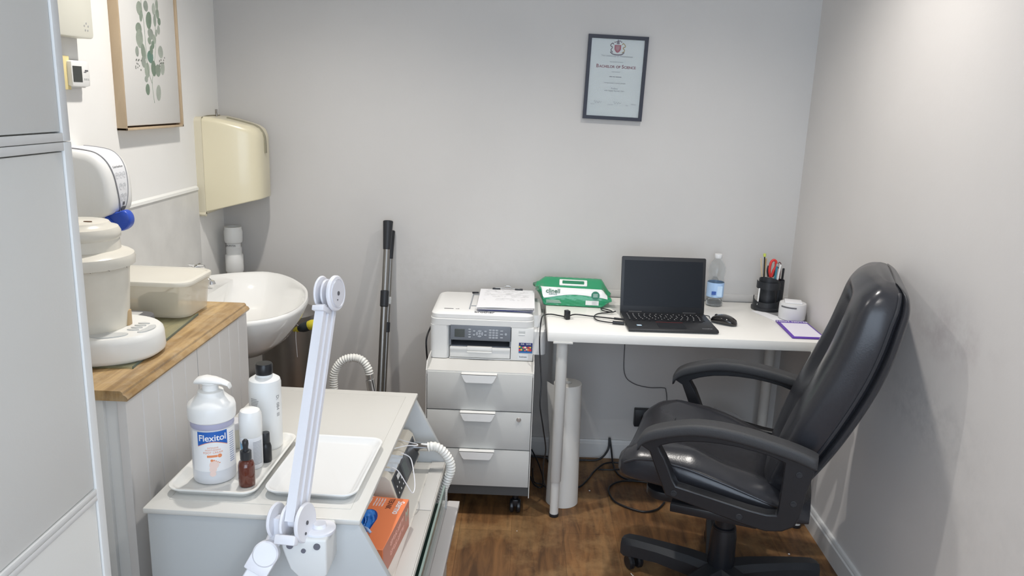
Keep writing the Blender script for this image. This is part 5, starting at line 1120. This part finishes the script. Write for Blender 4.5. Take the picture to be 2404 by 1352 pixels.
for k in range(2):
    text('print', 'NITRILE GLOVES', .016, nmat('print_rose', (.75, .42, .34), rough=.5), sd_, fr((.0658, .005, .050 - .024 * k), (0, -1, 0), (0, 0, 1)), sx=1.0)
# crumpled white bit beside the side panel
t = thing('tissue', 'crumpled white tissue squeezed between the cart side panel and the glove box', 'tissue', (-.372, 1.478, .5005))
b = NB(); bmesh.ops.create_icosphere(b, subdivisions=3, radius=.03)
for v in b.verts: k = 1 + random.uniform(-.18, .18); v.co = Vector((v.co.x * k, v.co.y * .45 * k, max(0, .055 + v.co.z * 1.8 * k)))
build('tissue', b, M_paper, t, ang=15)

# ------------------------------------------------------------------ lamp arm
t = thing('magnifier_lamp_arm', 'white jointed magnifier lamp arm clamped to the front of the cart', 'lamp arm', (-.385, 1.36, .70))
# bracket block against the cart side panel (y = .075 local is the panel)
b = NB(); sp_ = [(-.062, -.004), (-.058, .0), (.038, .030), (.040, .024), (.040, -.060), (.030, -.072), (-.020, -.074), (-.036, -.062), (-.058, -.02)]
prism(b, [(-.055, .0), (.032, .0), (.032, -.078), (.010, -.088), (-.022, -.086), (-.040, -.066), (-.055, -.02)], 'y', -.012, .082, .005, 3); bk = build('bracket', b, nmat('bracket_white', (.70, .71, .70), rough=.4), t)
b = NB()
for (x, z, r) in ((-.038, -.014, .0065), (.014, -.014, .0065), (-.012, -.024, .0045)): cyl(b, (x, -.0118, z), (x, -.0145, z), r); 
build('screw_hole', b, nmat('screw_grey', (.14, .14, .17), rough=.5), bk)
b = NB(); lathe(b, [(.029, .0), (.031, .003), (.031, .008), (.028, .010), (.014, .011), (.012, .018)], (.010, .026, -.004), 36); build('swivel_cup', b, M_lamp, t)
# upper arm
A0 = Vector((-.031, .0, .016)); A1 = Vector((-.013, .22, .428)) + Vector((0, 0, 0)); d = (A1 - A0).normalized(); sx_ = Vector((1, 0, 0)); sx_ = (sx_ - d * sx_.dot(d)).normalized()
yaw_ = math.radians(-14); nn = d.cross(sx_).normalized()
ex = (sx_ * math.cos(yaw_) + nn * math.sin(yaw_)).normalized(); ey = d.cross(ex).normalized()
MX = Matrix(((ex.x, ey.x, d.x, A0.x), (ex.y, ey.y, d.y, A0.y), (ex.z, ey.z, d.z, A0.z), (0, 0, 0, 1))); LA = (A1 - A0).length
pr_ = [(-.010, -.026), (.010, -.026), (.010, -.016), (.006, -.015), (.006, -.006), (.010, -.005), (.010, .006), (.006, .007), (.006, .016), (.010, .017), (.010, .026), (-.010, .026)]
b = NB(); prism(b, pr_, 'z', .012, LA - .03, mtx=MX); build('upper_arm', b, M_lamp, t)
def disc(bm, c, axis, r, th):
    c = Vector(c); a = Vector(axis).normalized(); cyl(bm, c - a * th / 2, c + a * th / 2, r, n=40, bev=.0025)
b = NB()
T1 = MX @ Vector((0, 0, LA))
disc(b, T1 + ex * .017, ex, .037, .009); disc(b, T1 - ex * .014, ex, .036, .005); disc(b, T1 - ex * .002, ex, .030, .004); cyl(b, T1 - ex * .015, T1 + ex * .015, .010); box(b, -.013, .013, -.036, -.0, LA - .045, LA - .034, .002, 2, MX)
jt = build('top_joint', b, M_lamp, t)
b = NB(); disc(b, T1 + ex * .022, ex, .029, .002); build('joint_cap', b, nmat('lamp_cap', (.68, .68, .72), rough=.35), jt)
b = NB(); cyl(b, T1 + ex * .0225, T1 + ex * .024, .0045); cyl(b, T1 + ex * .0225 + d * -.014, T1 + ex * .024 + d * -.014, .0015); build('screw', b, M_ink, jt)
T0 = MX @ Vector((0, 0, .012))
b = NB(); disc(b, T0 + ex * .020, ex, .038, .008); disc(b, T0 - ex * .014, ex, .036, .006); disc(b, T0 - ex * .042, ex, .034, .007); cyl(b, T0 - ex * .044, T0 + ex * .020, .011)
box(b, -.022, .022, -.034, -.018, -.030, -.012, .003, 2, MX)
jb = build('base_joint', b, M_lamp, t)
b = NB()
for s in (.0242,): cyl(b, T0 + ex * s, T0 + ex * (s + .0012), .0040); cyl(b, T0 + ex * s - d * .02, T0 + ex * (s + .0012) - d * .02, .0028)
cyl(b, T0 - ex * .0105, T0 - ex * .0095, .004); build('screw', b, M_ink, jb)
b = NB(); cyl(b, MX @ Vector((-.026, .004, -.005)), MX @ Vector((-.020, .002, .055)), .0055); 
for k in range(9): 
    c0 = MX @ Vector((-.026 + .0007 * k, .004, .0 + .006 * k)); cyl(b, c0, c0 + d * .003, .0068)
build('tension_spring', b, M_gplastic, t)
# knuckle and lower arm going down towards the viewer's left
K0 = T0 - ex * .030 + Vector((-.004, -.004, -.020)); K1 = Vector((-.078, -.030, -.022)); K2 = Vector((-.132, -.070, -.120)); 
b = NB(); rings = []
for p, w_, h_ in ((K0 + Vector((0, 0, .03)), .013, .012), (K0, .019, .018), (K0.lerp(K1, .5), .016, .014), (K1, .018, .014)):
    rings.append([tuple(p + Vector((w_ * math.cos(a), -.3 * h_ * math.sin(a), .0)) + Vector((0, h_ * math.sin(a), 0))) for a in [2 * PI * k / 16 for k in range(16)]])
loft(b, rings); kn = build('knuckle', b, M_lamp, t)
nv = Vector((.18, -.80, .57)).normalized(); dd = (K2 - K1).normalized(); side = nv.cross(dd).normalized(); nv = dd.cross(side).normalized() * -1
if nv.y > 0: nv = -nv
b = NB(); cyl(b, K1 - nv * .012, K1 + nv * .010, .0245, n=40, bev=.003); build('swivel_disc', b, M_lamp, kn)
ML = Matrix(((side.x, nv.x, dd.x, K1.x), (side.y, nv.y, dd.y, K1.y), (side.z, nv.z, dd.z, K1.z), (0, 0, 0, 1)))
b = NB(); prism(b, [(-.032, 0), (.032, 0), (.030, .046), (-.030, .046)], 'y', -.010, .006, .003, mtx=ML) if False else None
prism(b, [(-.024, -.011), (.024, -.011), (.024, .007), (-.024, .007)], 'z', .004, .040, .003, mtx=ML); build('arm_socket', b, M_lamp, kn)
b = NB(); prism(b, [(-.018, -.014), (.018, -.014), (.018, -.006), (.015, -.005), (.015, .004), (-.015, .004), (-.015, -.005), (-.018, -.006)], 'z', .036, .30, mtx=ML); build('lower_arm', b, M_lamp, t)
